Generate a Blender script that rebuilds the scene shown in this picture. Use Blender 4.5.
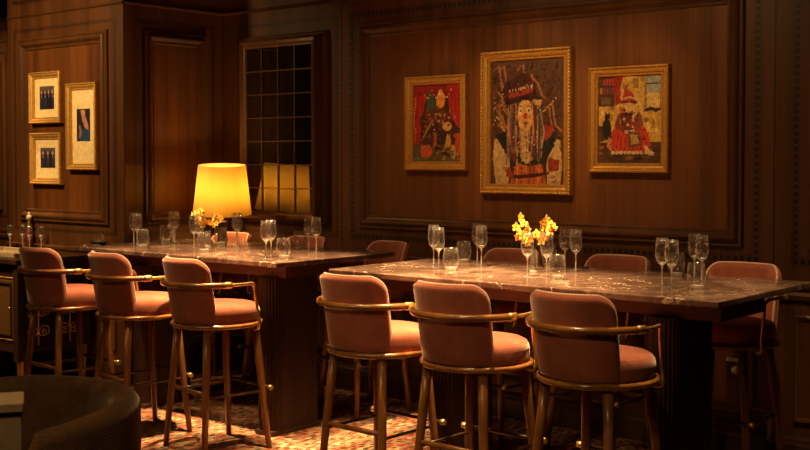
import bpy, math, random
from mathutils import Vector, Matrix
random.seed(7)
PI = math.pi
for o in list(bpy.data.objects):
    bpy.data.objects.remove(o)
S = bpy.context.scene
COL = S.collection

# ------------------------------------------------------------------ camera
YAW, PITCH, FPX, PY = -0.70005, -0.03103, 1165.0, 195.8
cam = bpy.data.cameras.new('camera')
cam_o = bpy.data.objects.new('camera', cam)
COL.objects.link(cam_o)
cam.sensor_width = 36.0
cam.sensor_fit = 'HORIZONTAL'
cam.lens = FPX * 36.0 / 810.0
cam.shift_y = -(225.0 - PY) / 810.0
cam.clip_start = 0.05
cam_o.location = (0, 0, 1.65)
cam_o.rotation_euler = (PI / 2 + PITCH, 0, -YAW)
cam.dof.use_dof = True
cam.dof.focus_distance = 6.2
cam.dof.aperture_fstop = 6.0
S.camera = cam_o

# ------------------------------------------------------------------ world, exposure
w = bpy.data.worlds.new('room_dark')
S.world = w
w.use_nodes = True
w.node_tree.nodes['Background'].inputs[0].default_value = (0.02, 0.012, 0.006, 1)
w.node_tree.nodes['Background'].inputs[1].default_value = 0.3
S.view_settings.view_transform = 'Standard'
S.view_settings.look = 'None'
S.view_settings.gamma = 1.0
S.view_settings.use_curve_mapping = False
S.view_settings.exposure = 1.9
try:
    S.cycles.use_denoising = True
    S.cycles.denoising_prefilter = 'NONE'
    S.cycles.denoising_input_passes = 'RGB_ALBEDO_NORMAL'
    S.cycles.use_adaptive_sampling = False
    S.cycles.sample_clamp_indirect = 4.0
    S.cycles.caustics_reflective = False
    S.cycles.caustics_refractive = False
    S.cycles.max_bounces = 10
    S.cycles.transparent_max_bounces = 24
except Exception:
    pass

# ------------------------------------------------------------------ ceiling spots of the room, and spots added as fill
WARM = (1.0, 0.60, 0.25)
def spot(name, loc, target, watts, angle, blend=0.6, color=WARM, radius=0.03):
    l = bpy.data.lights.new(name, 'SPOT')
    l.energy = watts
    l.color = color
    l.spot_size = math.radians(angle)
    l.spot_blend = blend
    l.shadow_soft_size = radius
    o = bpy.data.objects.new(name, l)
    COL.objects.link(o)
    o.location = loc
    d = Vector(target) - Vector(loc)
    o.rotation_euler = d.to_track_quat('-Z', 'Y').to_euler()
    return o
SPOTS = [
    # over the front of the right table
    ('ceiling_spot', (-4.1, 4.5, 3.36), (-4.0, 4.72, 1.05), 480, 42, 0.7),
    ('ceiling_spot', (-3.35, 4.45, 3.36), (-3.35, 4.72, 1.05), 430, 40, 0.8),
    ('ceiling_spot', (-2.55, 4.5, 3.36), (-2.6, 4.8, 1.05), 105, 42, 0.8),
    ('ceiling_spot', (-1.75, 4.7, 3.36), (-2.35, 5.4, 0.9), 40, 38, 0.8),  # added to brighten the table's right end and the stool behind
    # over the front of the left table
    ('ceiling_spot', (-5.2, 4.45, 3.36), (-5.2, 4.72, 1.05), 490, 40, 0.7),
    ('ceiling_spot', (-6.05, 4.4, 3.36), (-6.05, 4.7, 1.05), 280, 42, 0.8),
    # over the aisle: soft fill and steeper spots on the stool backs
    ('aisle_fill', (-4.0, 1.0, 3.36), (-4.3, 4.3, 0.80), 44, 34, 0.9, WARM, 0.25),  # first of three broad fills for the stool backs
    ('aisle_fill', (-2.3, 0.9, 3.36), (-3.0, 4.3, 0.80), 56, 34, 0.9, WARM, 0.25),
    ('aisle_fill', (-5.3, 1.0, 3.36), (-5.9, 4.3, 0.80), 26, 34, 0.9, WARM, 0.25),
    ('aisle_fill', (-3.0, 1.1, 3.36), (-3.6, 2.2, 0.75), 50, 50, 1.0, WARM, 0.15),  # added to brighten the tub chair and plinth
    ('stool_spot', (-5.35, 3.45, 3.36), (-5.45, 4.2, 0.9), 38, 40, 0.8, WARM, 0.06),
    ('stool_spot', (-3.95, 3.4, 3.36), (-3.8, 4.1, 0.9), 55, 36, 0.8, WARM, 0.06),
    ('stool_spot', (-2.95, 3.4, 3.36), (-2.85, 4.1, 0.9), 55, 36, 0.8, WARM, 0.06),
    # on the pictures and the sideboard, with added fills
    ('sideboard_fill', (-8.1, 4.75, 3.36), (-8.1, 5.0, 0.95), 55, 24, 0.9),  # added to brighten the flutes and bottle
    ('alcove_fill', (-9.7, 4.4, 3.36), (-10.1, 6.1, 1.9), 60, 60, 1.0),  # added to lift the dark alcove
    ('picture_spot', (-4.6, 4.3, 3.36), (-4.5, 6.1, 1.8), 15, 75, 1.0, WARM, 0.1),
    ('picture_spot', (-3.2, 4.3, 3.36), (-3.2, 6.1, 1.8), 21, 75, 1.0, WARM, 0.1),
    ('painting_fill', (-4.75, 4.5, 3.36), (-4.85, 6.08, 1.9), 16, 30, 0.8, WARM, 0.05),  # first of three added to brighten the paintings alone
    ('painting_fill', (-4.05, 4.5, 3.36), (-4.13, 6.08, 1.9), 24, 36, 0.8, WARM, 0.05),
    ('painting_fill', (-3.3, 4.5, 3.36), (-3.4, 6.08, 1.9), 20, 30, 0.8, WARM, 0.05),
    ('picture_spot', (-7.6, 3.3, 3.36), (-7.75, 5.15, 1.8), 95, 96, 1.0, WARM, 0.1),
    ('picture_spot', (-7.2, 2.9, 3.36), (-7.8, 4.7, 0.8), 90, 36, 0.9, WARM, 0.1),  # added to light the dim sideboard front
]
for s_ in SPOTS:
    spot(*s_)

# ------------------------------------------------------------------ node material helpers
def new_mat(name):
    m = bpy.data.materials.new(name)
    m.use_nodes = True
    nt = m.node_tree
    b = nt.nodes['Principled BSDF']
    return m, nt, b
def N(nt, typ, **kw):
    n = nt.nodes.new(typ)
    for k, v in kw.items():
        setattr(n, k, v)
    return n
def coords(nt, scale=(1, 1, 1), rot=(0, 0, 0), kind='Object'):
    tc = N(nt, 'ShaderNodeTexCoord')
    mp = N(nt, 'ShaderNodeMapping')
    mp.inputs['Scale'].default_value = scale
    mp.inputs['Rotation'].default_value = rot
    nt.links.new(tc.outputs[kind], mp.inputs['Vector'])
    return mp.outputs['Vector']
def noise(nt, vec, scale, detail=4, rough=0.55, dist=0.0):
    n = N(nt, 'ShaderNodeTexNoise')
    n.inputs['Scale'].default_value = scale
    n.inputs['Detail'].default_value = detail
    n.inputs['Roughness'].default_value = rough
    n.inputs['Distortion'].default_value = dist
    nt.links.new(vec, n.inputs['Vector'])
    return n
def ramp(nt, fac, stops, interp='LINEAR'):
    r = N(nt, 'ShaderNodeValToRGB')
    r.color_ramp.interpolation = interp
    els = r.color_ramp.elements
    while len(els) < len(stops):
        els.new(0.5)
    for e, (p, c) in zip(els, stops):
        e.position = p
        e.color = (c[0], c[1], c[2], 1)
    nt.links.new(fac, r.inputs['Fac'])
    return r
def bump(nt, b, height, strength=0.2, dist=0.01):
    n = N(nt, 'ShaderNodeBump')
    n.inputs['Strength'].default_value = strength
    n.inputs['Distance'].default_value = dist
    nt.links.new(height, n.inputs['Height'])
    nt.links.new(n.outputs['Normal'], b.inputs['Normal'])
def mix(nt, fac, a, b_, mode='MIX'):
    m = N(nt, 'ShaderNodeMix', data_type='RGBA', blend_type=mode)
    if isinstance(fac, float):
        m.inputs[0].default_value = fac
    else:
        nt.links.new(fac, m.inputs[0])
    for sock, v in ((m.inputs[6], a), (m.inputs[7], b_)):
        if isinstance(v, tuple):
            sock.default_value = (v[0], v[1], v[2], 1)
        else:
            nt.links.new(v, sock)
    return m.outputs[2]

def wood_mat(name, dark, light, rough=0.38, grain=(22, 22, 0.9), strip=8.0, coat=0.0, rot=(0, 0, 0), spec=0.4):
    m, nt, b = new_mat(name)
    v = coords(nt, grain, rot)
    n1 = noise(nt, v, 3.0, 6, 0.65, 0.4)
    v2 = coords(nt, (strip, strip, 0.05), rot)
    n2 = noise(nt, v2, 1.0, 2, 0.5)
    mx = N(nt, 'ShaderNodeMath', operation='MULTIPLY_ADD')
    nt.links.new(n2.outputs['Fac'], mx.inputs[0])
    mx.inputs[1].default_value = 1.0
    sb = N(nt, 'ShaderNodeMath', operation='MULTIPLY_ADD')
    nt.links.new(n1.outputs['Fac'], sb.inputs[0])
    sb.inputs[1].default_value = 0.6
    sb.inputs[2].default_value = -0.3
    nt.links.new(sb.outputs[0], mx.inputs[2])
    r = ramp(nt, mx.outputs[0], [(0.25, dark), (0.72, light)])
    nt.links.new(r.outputs['Color'], b.inputs['Base Color'])
    b.inputs['Roughness'].default_value = rough
    b.inputs['Specular IOR Level'].default_value = spec
    b.inputs['Coat Weight'].default_value = coat
    b.inputs['Coat Roughness'].default_value = 0.2
    bump(nt, b, n1.outputs['Fac'], 0.08, 0.004)
    return m
def plain(name, col, rough=0.5, metal=0.0, spec=0.5):
    m, nt, b = new_mat(name)
    v = coords(nt)
    n = noise(nt, v, 35.0, 3)
    r = ramp(nt, n.outputs['Fac'], [(0.3, tuple(c * 0.82 for c in col)), (0.7, tuple(min(1, c * 1.12) for c in col))])
    nt.links.new(r.outputs['Color'], b.inputs['Base Color'])
    b.inputs['Roughness'].default_value = rough
    b.inputs['Metallic'].default_value = metal
    b.inputs['Specular IOR Level'].default_value = spec
    return m

M = {}
M['wall'] = wood_mat('walnut_stile', (0.048, 0.017, 0.005), (0.118, 0.045, 0.013), 0.42)
M['plank'] = wood_mat('walnut_plank', (0.056, 0.0185, 0.0048), (0.165, 0.058, 0.0138), 0.40, (26, 26, 0.7), 9.0)
M['mould'] = wood_mat('walnut_moulding', (0.058, 0.023, 0.007), (0.115, 0.047, 0.015), 0.33, spec=0.5)
M['inlay'] = plain('ebony_inlay', (0.004, 0.003, 0.0025), 0.5)
M['dark_wood'] = wood_mat('dark_stained_wood', (0.022, 0.010, 0.005), (0.060, 0.026, 0.011), 0.35)
M['rib_wood'] = wood_mat('dark_ribbed_wood', (0.016, 0.006, 0.0025), (0.040, 0.015, 0.006), 0.45, spec=0.25)
M['apron'] = wood_mat('apron_wood', (0.05, 0.018, 0.008), (0.11, 0.042, 0.017), 0.4, (1.2, 18, 18), 2.0)
M['stool_wood'] = wood_mat('oiled_oak', (0.15, 0.058, 0.013), (0.31, 0.130, 0.031), 0.25, (26, 26, 2.5), 6.0, coat=0.6)
M['leg'] = wood_mat('stool_leg_oak', (0.12, 0.046, 0.012), (0.25, 0.105, 0.028), 0.32, (26, 26, 2.5), 6.0, coat=0.2)
M['dark_leg'] = wood_mat('dark_stretcher', (0.03, 0.013, 0.006), (0.07, 0.032, 0.013), 0.35)
M['brass'] = plain('aged_brass', (0.66, 0.44, 0.16), 0.36, 0.85)
M['dark_bronze'] = plain('dark_bronze', (0.05, 0.025, 0.014), 0.3, 0.6)
M['bar'] = plain('bronze_glazing_bar', (0.10, 0.055, 0.018), 0.35, 0.7)
M['black'] = plain('black_metal', (0.012, 0.009, 0.008), 0.4)
M['ceiling'] = plain('dark_plaster', (0.10, 0.075, 0.05), 0.8)
M['cream'] = plain('cream_mat', (0.88, 0.70, 0.34), 0.8)
M['pale_plastic'] = plain('pale_plastic', (0.55, 0.48, 0.36), 0.4)
M['stone'] = plain('pale_stone', (0.34, 0.25, 0.15), 0.55)
M['silver'] = plain('silver_plate', (0.8, 0.74, 0.62), 0.2, 1.0)

def gilt(name, col):
    m, nt, b = new_mat(name)
    v = coords(nt)
    n = noise(nt, v, 60.0, 5, 0.7)
    r = ramp(nt, n.outputs['Fac'], [(0.3, tuple(c * 0.6 for c in col)), (0.62, col)])
    nt.links.new(r.outputs['Color'], b.inputs['Base Color'])
    b.inputs['Metallic'].default_value = 0.55
    b.inputs['Roughness'].default_value = 0.42
    bump(nt, b, n.outputs['Fac'], 0.25, 0.003)
    return m
M['gilt'] = gilt('gilt_gesso', (0.62, 0.32, 0.065))
M['gilt_pale'] = gilt('pale_gilt', (0.80, 0.48, 0.125))

def velvet(name, col, dark):
    m, nt, b = new_mat(name)
    v = coords(nt)
    n = noise(nt, v, 14.0, 4, 0.6)
    # herringbone weave: diagonal bands that flip direction every few threads
    sx = N(nt, 'ShaderNodeSeparateXYZ')
    nt.links.new(v, sx.inputs[0])
    ang = N(nt, 'ShaderNodeMath', operation='ARCTAN2')
    nt.links.new(sx.outputs[1], ang.inputs[0]); nt.links.new(sx.outputs[0], ang.inputs[1])
    zig = N(nt, 'ShaderNodeMath', operation='PINGPONG')
    nt.links.new(ang.outputs[0], zig.inputs[0]); zig.inputs[1].default_value = 0.07
    zz = N(nt, 'ShaderNodeMath', operation='MULTIPLY_ADD')
    nt.links.new(zig.outputs[0], zz.inputs[0]); zz.inputs[1].default_value = 0.25
    nt.links.new(sx.outputs[2], zz.inputs[2])
    cb = N(nt, 'ShaderNodeCombineXYZ')
    nt.links.new(zz.outputs[0], cb.inputs[0])
    wv = N(nt, 'ShaderNodeTexWave', wave_type='BANDS', bands_direction='X', wave_profile='SIN')
    wv.inputs['Scale'].default_value = 26
    nt.links.new(cb.outputs[0], wv.inputs['Vector'])
    r = ramp(nt, n.outputs['Fac'], [(0.3, dark), (0.7, col)])
    c = mix(nt, 0.32, r.outputs['Color'], wv.outputs['Color'], 'MULTIPLY')
    nt.links.new(c, b.inputs['Base Color'])
    b.inputs['Roughness'].default_value = 0.85
    b.inputs['Specular IOR Level'].default_value = 0.2
    b.inputs['Sheen Weight'].default_value = 0.9
    b.inputs['Sheen Roughness'].default_value = 0.35
    b.inputs['Sheen Tint'].default_value = (1.0, 0.80, 0.66, 1)
    bump(nt, b, wv.outputs['Fac'], 0.3, 0.002)
    return m
M['velvet'] = velvet('salmon_velvet', (0.46, 0.150, 0.095), (0.33, 0.095, 0.055))
M['sheen_piping'] = velvet('salmon_sheen_piping', (0.95, 0.66, 0.52), (0.85, 0.54, 0.42))  # paler than the velvet, painting in its sheen along the edges
M['tub_fabric'] = velvet('brown_tweed', (0.13, 0.068, 0.026), (0.07, 0.034, 0.013))

def marble():
    m, nt, b = new_mat('brown_marble')
    v = coords(nt)
    n1 = noise(nt, v, 3.2, 5, 0.55, 1.2)
    base = ramp(nt, n1.outputs['Fac'], [(0.3, (0.036, 0.018, 0.013)), (0.5, (0.120, 0.070, 0.053)), (0.70, (0.25, 0.165, 0.13))])
    # veins
    warp = noise(nt, v, 2.5, 4, 0.6)
    add = N(nt, 'ShaderNodeVectorMath', operation='MULTIPLY_ADD')
    nt.links.new(warp.outputs['Color'], add.inputs[0])
    add.inputs[1].default_value = (0.45, 0.45, 0.45)
    nt.links.new(v, add.inputs[2])
    def veins(scale, w0, w1):
        vo = N(nt, 'ShaderNodeTexVoronoi', feature='DISTANCE_TO_EDGE')
        vo.inputs['Scale'].default_value = scale
        nt.links.new(add.outputs[0], vo.inputs['Vector'])
        return ramp(nt, vo.outputs['Distance'], [(w0, (1, 1, 1)), (w1, (0, 0, 0))])
    va = veins(3.2, 0.002, 0.011)
    vb = veins(9.0, 0.003, 0.020)
    gate = noise(nt, v, 2.0, 2)
    g = ramp(nt, gate.outputs['Fac'], [(0.42, (0, 0, 0)), (0.52, (1, 1, 1))])
    vc = mix(nt, 1.0, va.outputs['Color'], g.outputs['Color'], 'MULTIPLY')
    c1 = mix(nt, vc, base.outputs['Color'], (0.58, 0.45, 0.33))
    vd = mix(nt, 1.0, vb.outputs['Color'], (0.16, 0.16, 0.16), 'MULTIPLY')
    c2 = mix(nt, vd, c1, (0.5, 0.36, 0.27))
    nt.links.new(c2, b.inputs['Base Color'])
    b.inputs['Roughness'].default_value = 0.16
    b.inputs['Specular IOR Level'].default_value = 0.5
    return m
M['marble'] = marble()

def carpet():
    m, nt, b = new_mat('patterned_carpet')
    v = coords(nt, (1, 1, 1), (0, 0, math.radians(20)))
    base_n = noise(nt, v, 9.0, 5, 0.6)
    base = ramp(nt, base_n.outputs['Fac'], [(0.3, (0.21, 0.120, 0.070)), (0.7, (0.32, 0.205, 0.125))])
    def dashes(ang, sx, sy, cut):
        vv = coords(nt, (sx, sy, 1), (0, 0, math.radians(ang)))
        vo = N(nt, 'ShaderNodeTexVoronoi', feature='F1', distance='CHEBYCHEV')
        vo.inputs['Scale'].default_value = 1.0
        vo.inputs['Randomness'].default_value = 0.5
        nt.links.new(vv, vo.inputs['Vector'])
        mask = ramp(nt, vo.outputs['Distance'], [(cut, (1, 1, 1)), (cut + 0.04, (0, 0, 0))])
        sep = N(nt, 'ShaderNodeSeparateColor')
        nt.links.new(vo.outputs['Color'], sep.inputs[0])
        return mask, sep
    m1, s1 = dashes(24, 31, 15, 0.27)
    c1 = ramp(nt, s1.outputs[0], [(0.0, (0.020, 0.034, 0.012)), (0.40, (0.25, 0.03, 0.014)), (0.75, (0.05, 0.035, 0.015))], 'CONSTANT')
    m2, s2 = dashes(-40, 36, 15, 0.31)
    c2 = ramp(nt, s2.outputs[1], [(0.0, (0.28, 0.040, 0.018)), (0.45, (0.52, 0.37, 0.23)), (0.68, (0.21, 0.026, 0.012))], 'CONSTANT')
    o1 = mix(nt, m2.outputs['Color'], base.outputs['Color'], c2.outputs['Color'])
    o2 = mix(nt, m1.outputs['Color'], o1, c1.outputs['Color'])
    nt.links.new(o2, b.inputs['Base Color'])
    b.inputs['Roughness'].default_value = 0.95
    b.inputs['Specular IOR Level'].default_value = 0.1
    pile = noise(nt, v, 260.0, 2)
    bump(nt, b, pile.outputs['Fac'], 0.4, 0.004)
    return m
M['carpet'] = carpet()

def thin_glass(name, tint=(1, 1, 1), fac=1.0):
    m, nt, b = new_mat(name)
    nt.nodes.remove(b)
    out = nt.nodes['Material Output']
    tr = N(nt, 'ShaderNodeBsdfTransparent')
    tr.inputs[0].default_value = (tint[0], tint[1], tint[2], 1)
    gl = N(nt, 'ShaderNodeBsdfGlossy')
    gl.inputs['Roughness'].default_value = 0.10
    lw = N(nt, 'ShaderNodeLayerWeight')
    lw.inputs['Blend'].default_value = 0.5
    pw = N(nt, 'ShaderNodeMath', operation='POWER')
    nt.links.new(lw.outputs['Facing'], pw.inputs[0])
    pw.inputs[1].default_value = 2.4
    mm = N(nt, 'ShaderNodeMath', operation='MULTIPLY_ADD')
    nt.links.new(pw.outputs[0], mm.inputs[0])
    mm.inputs[1].default_value = 0.75 * fac
    mm.inputs[2].default_value = 0.07
    df = N(nt, 'ShaderNodeBsdfTranslucent')
    d2 = N(nt, 'ShaderNodeBsdfDiffuse')
    ed = N(nt, 'ShaderNodeMixShader'); ed.inputs[0].default_value = 0.5
    nt.links.new(df.outputs[0], ed.inputs[1]); nt.links.new(d2.outputs[0], ed.inputs[2])
    eg = N(nt, 'ShaderNodeMixShader'); eg.inputs[0].default_value = 0.16  # edges whitened to stand in for light refracted at the rim
    nt.links.new(gl.outputs[0], eg.inputs[1]); nt.links.new(ed.outputs[0], eg.inputs[2])
    ms = N(nt, 'ShaderNodeMixShader')
    nt.links.new(mm.outputs[0], ms.inputs[0])
    nt.links.new(tr.outputs[0], ms.inputs[1])
    nt.links.new(eg.outputs[0], ms.inputs[2])
    nt.links.new(ms.outputs[0], out.inputs['Surface'])
    return m
M['glass'] = thin_glass('clear_glass', (0.985, 0.98, 0.97), 1.0)
def solid_glass():
    m, nt, b = new_mat('lit_thick_glass')
    out = nt.nodes['Material Output']
    nt.nodes.remove(b)
    tr = N(nt, 'ShaderNodeBsdfTransparent')
    tr.inputs[0].default_value = (0.9, 0.88, 0.84, 1)
    df = N(nt, 'ShaderNodeBsdfTranslucent')
    df.inputs[0].default_value = (0.95, 0.92, 0.85, 1)
    d2 = N(nt, 'ShaderNodeBsdfDiffuse')
    d2.inputs[0].default_value = (0.95, 0.92, 0.85, 1)
    gl = N(nt, 'ShaderNodeBsdfGlossy')
    gl.inputs['Roughness'].default_value = 0.12
    a = N(nt, 'ShaderNodeMixShader'); a.inputs[0].default_value = 0.5
    nt.links.new(df.outputs[0], a.inputs[1]); nt.links.new(d2.outputs[0], a.inputs[2])
    c = N(nt, 'ShaderNodeMixShader'); c.inputs[0].default_value = 0.65  # white scatter stands in for downlight focused by the thick glass
    nt.links.new(tr.outputs[0], c.inputs[1]); nt.links.new(a.outputs[0], c.inputs[2])
    d = N(nt, 'ShaderNodeMixShader'); d.inputs[0].default_value = 0.18
    nt.links.new(c.outputs[0], d.inputs[1]); nt.links.new(gl.outputs[0], d.inputs[2])
    nt.links.new(d.outputs[0], out.inputs['Surface'])
    return m
M['glass_base'] = solid_glass()
def window_glass():
    m, nt, b = new_mat('dark_window_glass')
    n = noise(nt, coords(nt, (3, 3, 2)), 2.0, 2)
    bump(nt, b, n.outputs['Fac'], 0.02, 0.02)
    b.inputs['Base Color'].default_value = (0.006, 0.004, 0.003, 1)
    b.inputs['Roughness'].default_value = 0.04
    b.inputs['IOR'].default_value = 2.2
    return m
M['window'] = window_glass()
def shade_mat():
    m, nt, b = new_mat('yellow_lamp_shade')
    nt.nodes.remove(b)
    out = nt.nodes['Material Output']
    n = noise(nt, coords(nt, (1, 1, 0.3)), 9.0, 4)
    r = ramp(nt, n.outputs['Fac'], [(0.3, (0.93, 0.70, 0.24)), (0.7, (0.98, 0.78, 0.30))])
    tr = N(nt, 'ShaderNodeBsdfTranslucent')
    df = N(nt, 'ShaderNodeBsdfDiffuse')
    nt.links.new(r.outputs[0], tr.inputs[0]); nt.links.new(r.outputs[0], df.inputs[0])
    ms = N(nt, 'ShaderNodeMixShader'); ms.inputs[0].default_value = 0.55
    nt.links.new(tr.outputs[0], ms.inputs[1]); nt.links.new(df.outputs[0], ms.inputs[2])
    nt.links.new(ms.outputs[0], out.inputs['Surface'])
    return m
M['shade'] = shade_mat()
def emit(name, col, s):
    m, nt, b = new_mat(name)
    b.inputs['Emission Color'].default_value = (*col, 1)
    b.inputs['Emission Strength'].default_value = s
    n = noise(nt, coords(nt), 5.0, 1)
    return m
M['bulb'] = emit('lit_bulb', (1, 0.75, 0.4), 3)
def paint_mat():
    m, nt, b = new_mat('oil_paint')
    a = N(nt, 'ShaderNodeVertexColor', layer_name='paint')
    v = coords(nt)
    n = noise(nt, v, 55.0, 5, 0.7)
    r = ramp(nt, n.outputs['Fac'], [(0.3, (0.55, 0.55, 0.55)), (0.68, (1.25, 1.2, 1.1))])
    c = mix(nt, 1.0, a.outputs['Color'], r.outputs['Color'], 'MULTIPLY')
    nt.links.new(c, b.inputs['Base Color'])
    b.inputs['Roughness'].default_value = 0.5
    bump(nt, b, n.outputs['Fac'], 0.2, 0.002)
    return m
M['paint'] = paint_mat()
def petal_mat():
    m, nt, b = new_mat('yellow_petal')
    n = noise(nt, coords(nt), 40.0, 3)
    r = ramp(nt, n.outputs['Fac'], [(0.3, (0.90, 0.46, 0.03)), (0.65, (0.98, 0.70, 0.09))])
    nt.links.new(r.outputs[0], b.inputs['Base Color'])
    b.inputs['Roughness'].default_value = 0.6
    b.inputs['Subsurface Weight'].default_value = 0.0
    return m
M['petal'] = petal_mat()
M['petal_centre'] = plain('orange_petal_centre', (0.6, 0.16, 0.02), 0.6)
M['green'] = plain('green_stem', (0.12, 0.16, 0.03), 0.6)
M['red_glass'] = plain('dark_red_glass', (0.09, 0.015, 0.01), 0.12)
M['amber_panel'] = plain('amber_brown_panel', (0.17, 0.085, 0.022), 0.3, 0.3)

# ------------------------------------------------------------------ mesh builder
class MB:
    def __init__(s):
        s.v, s.f, s.mi, s.sm, s.col = [], [], [], [], []
        s.xf = None
    def add(s, vs, fs, mi=0, smooth=False, col=None):
        o = len(s.v)
        s.v += [tuple(s.xf @ Vector(p)) if s.xf else tuple(p) for p in vs]
        for f in fs:
            s.f.append(tuple(i + o for i in f))
            s.mi.append(mi); s.sm.append(smooth); s.col.append(col)
        return s
    def box(s, a, b, mi=0, bev=0.0):
        x0, y0, z0 = a; x1, y1, z1 = b
        if bev <= 0:
            vs = [(x0, y0, z0), (x1, y0, z0), (x1, y1, z0), (x0, y1, z0), (x0, y0, z1), (x1, y0, z1), (x1, y1, z1), (x0, y1, z1)]
            fs = [(0, 3, 2, 1), (4, 5, 6, 7), (0, 1, 5, 4), (1, 2, 6, 5), (2, 3, 7, 6), (3, 0, 4, 7)]
            return s.add(vs, fs, mi)
        # bevelled box: stacked rounded loops
        def loop(ins, z):
            r = bev
            pts = []
            for cx, cy, a0 in ((x1 - r, y1 - r, 0), (x0 + r, y1 - r, 90), (x0 + r, y0 + r, 180), (x1 - r, y0 + r, 270)):
                for k in range(4):
                    t = math.radians(a0 + 30 * k)
                    pts.append((cx + (r - ins) * math.cos(t), cy + (r - ins) * math.sin(t), z))
            return pts
        L = [loop(bev, z0), loop(bev * 0.3, z0 + bev * 0.3), loop(0, z0 + bev), loop(0, z1 - bev), loop(bev * 0.3, z1 - bev * 0.3), loop(bev, z1)]
        n = len(L[0]); vs = [p for l in L for p in l]; fs = []
        for k in range(len(L) - 1):
            for i in range(n):
                j = (i + 1) % n
                fs.append((k * n + i, k * n + j, (k + 1) * n + j, (k + 1) * n + i))
        fs.append(tuple(reversed(range(n)))); fs.append(tuple(range((len(L) - 1) * n, len(L) * n)))
        return s.add(vs, fs, mi)
    def tube(s, pts, r, n=10, mi=0, closed=False, cap=True):
        P = [Vector(p) for p in pts]
        R = r if isinstance(r, (list, tuple)) else [r] * len(P)
        m = len(P); vs = []; fs = []
        up = None
        for i in range(m):
            if closed:
                t = P[(i + 1) % m] - P[i - 1]
            else:
                t = P[min(i + 1, m - 1)] - P[max(i - 1, 0)]
            t.normalize()
            if up is None:
                up = Vector((0, 0, 1)) if abs(t.z) < 0.9 else Vector((1, 0, 0))
            u = (up - t * up.dot(t))
            if u.length < 1e-5:
                u = t.orthogonal()
            u.normalize(); up = u
            b = t.cross(u)
            for k in range(n):
                a = 2 * PI * k / n
                vs.append(P[i] + u * (R[i] * math.cos(a)) + b * (R[i] * math.sin(a)))
        for i in range(m if closed else m - 1):
            j = (i + 1) % m
            for k in range(n):
                l = (k + 1) % n
                fs.append((i * n + k, i * n + l, j * n + l, j * n + k))
        s.add(vs, fs, mi, True)
        if cap and not closed:
            o = len(s.v) - len(vs)
            s.f.append(tuple(o + k for k in reversed(range(n)))); s.mi.append(mi); s.sm.append(False); s.col.append(None)
            s.f.append(tuple(o + (m - 1) * n + k for k in range(n))); s.mi.append(mi); s.sm.append(False); s.col.append(None)
        return s
    def lathe(s, prof, n=28, mi=0, smooth=True, c=(0, 0)):
        vs, fs = [], []
        for (r, z) in prof:
            for k in range(n):
                a = 2 * PI * k / n
                vs.append((c[0] + max(r, 1e-5) * math.cos(a), c[1] + max(r, 1e-5) * math.sin(a), z))
        for i in range(len(prof) - 1):
            for k in range(n):
                l = (k + 1) % n
                fs.append((i * n + k, i * n + l, (i + 1) * n + l, (i + 1) * n + k))
        return s.add(vs, fs, mi, smooth)
    def ball(s, c, r, n=10, mi=0, sq=(1, 1, 1)):
        vs, fs = [], []
        h = n // 2 + 2
        for i in range(h):
            t = PI * i / (h - 1)
            for k in range(n):
                a = 2 * PI * k / n
                rr = max(math.sin(t), 1e-4)
                vs.append((c[0] + r * sq[0] * rr * math.cos(a), c[1] + r * sq[1] * rr * math.sin(a), c[2] - r * sq[2] * math.cos(t)))
        for i in range(h - 1):
            for k in range(n):
                l = (k + 1) % n
                fs.append((i * n + k, i * n + l, (i + 1) * n + l, (i + 1) * n + k))
        return s.add(vs, fs, mi, True)
    def loopframe(s, rect, prof, mi=0):
        # rect in local x,z ; prof: (inset, height along -y)
        x0, z0, x1, z1 = rect
        vs, fs = [], []
        for (d, h) in prof:
            vs += [(x0 + d, -h, z0 + d), (x1 - d, -h, z0 + d), (x1 - d, -h, z1 - d), (x0 + d, -h, z1 - d)]
        for i in range(len(prof) - 1):
            for k in range(4):
                l = (k + 1) % 4
                fs.append((i * 4 + k, i * 4 + l, (i + 1) * 4 + l, (i + 1) * 4 + k))
        return s.add(vs, fs, mi)
    def build(s, name, mats, parent=None, loc=None):
        me = bpy.data.meshes.new(name)
        me.from_pydata([tuple(p) for p in s.v], [], s.f)
        if not isinstance(mats, (list, tuple)):
            mats = [mats]
        for m in mats:
            me.materials.append(m)
        me.polygons.foreach_set('material_index', s.mi)
        me.polygons.foreach_set('use_smooth', s.sm)
        if any(c is not None for c in s.col):
            ca = me.color_attributes.new('paint', 'FLOAT_COLOR', 'CORNER')
            for p, c in zip(me.polygons, s.col):
                c = c or (0.5, 0.5, 0.5)
                for li in p.loop_indices:
                    ca.data[li].color = (c[0], c[1], c[2], 1)
        me.update()
        o = bpy.data.objects.new(name, me)
        COL.objects.link(o)
        if parent is not None:
            o.parent = parent
        if loc is not None:
            o.location = loc
        return o

def tag(o, label, cat, group=None):
    o['label'] = label; o['category'] = cat
    if group:
        o['group'] = group
    return o
def thing(name, label, cat, loc=(0, 0, 0), rz=0.0, group=None):
    o = bpy.data.objects.new(name, None)
    o.empty_display_size = 0.1
    COL.objects.link(o)
    o.location = loc; o.rotation_euler = (0, 0, rz)
    return tag(o, label, cat, group)
def copy_tree(o, parent=None):
    c = o.copy()
    COL.objects.link(c)
    if parent is not None:
        c.parent = parent
    for ch in list(o.children):
        copy_tree(ch, c)
    return c
def structure(o):
    o['kind'] = 'structure'
    return o

# ------------------------------------------------------------------ room shell
WY = 6.10          # back wall stile plane
PX = -7.0          # side of the pier
PYF = 5.15         # front of the pier
ZC = 3.4
fl = MB(); fl.box((-11.6, -3.1, -0.1), (1.6, 6.3, 0.0))
structure(fl.build('floor', M['carpet']))
ce = MB(); ce.box((-11.6, -3.1, ZC), (1.6, 6.3, ZC + 0.1))
structure(ce.build('ceiling', M['ceiling']))

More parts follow.
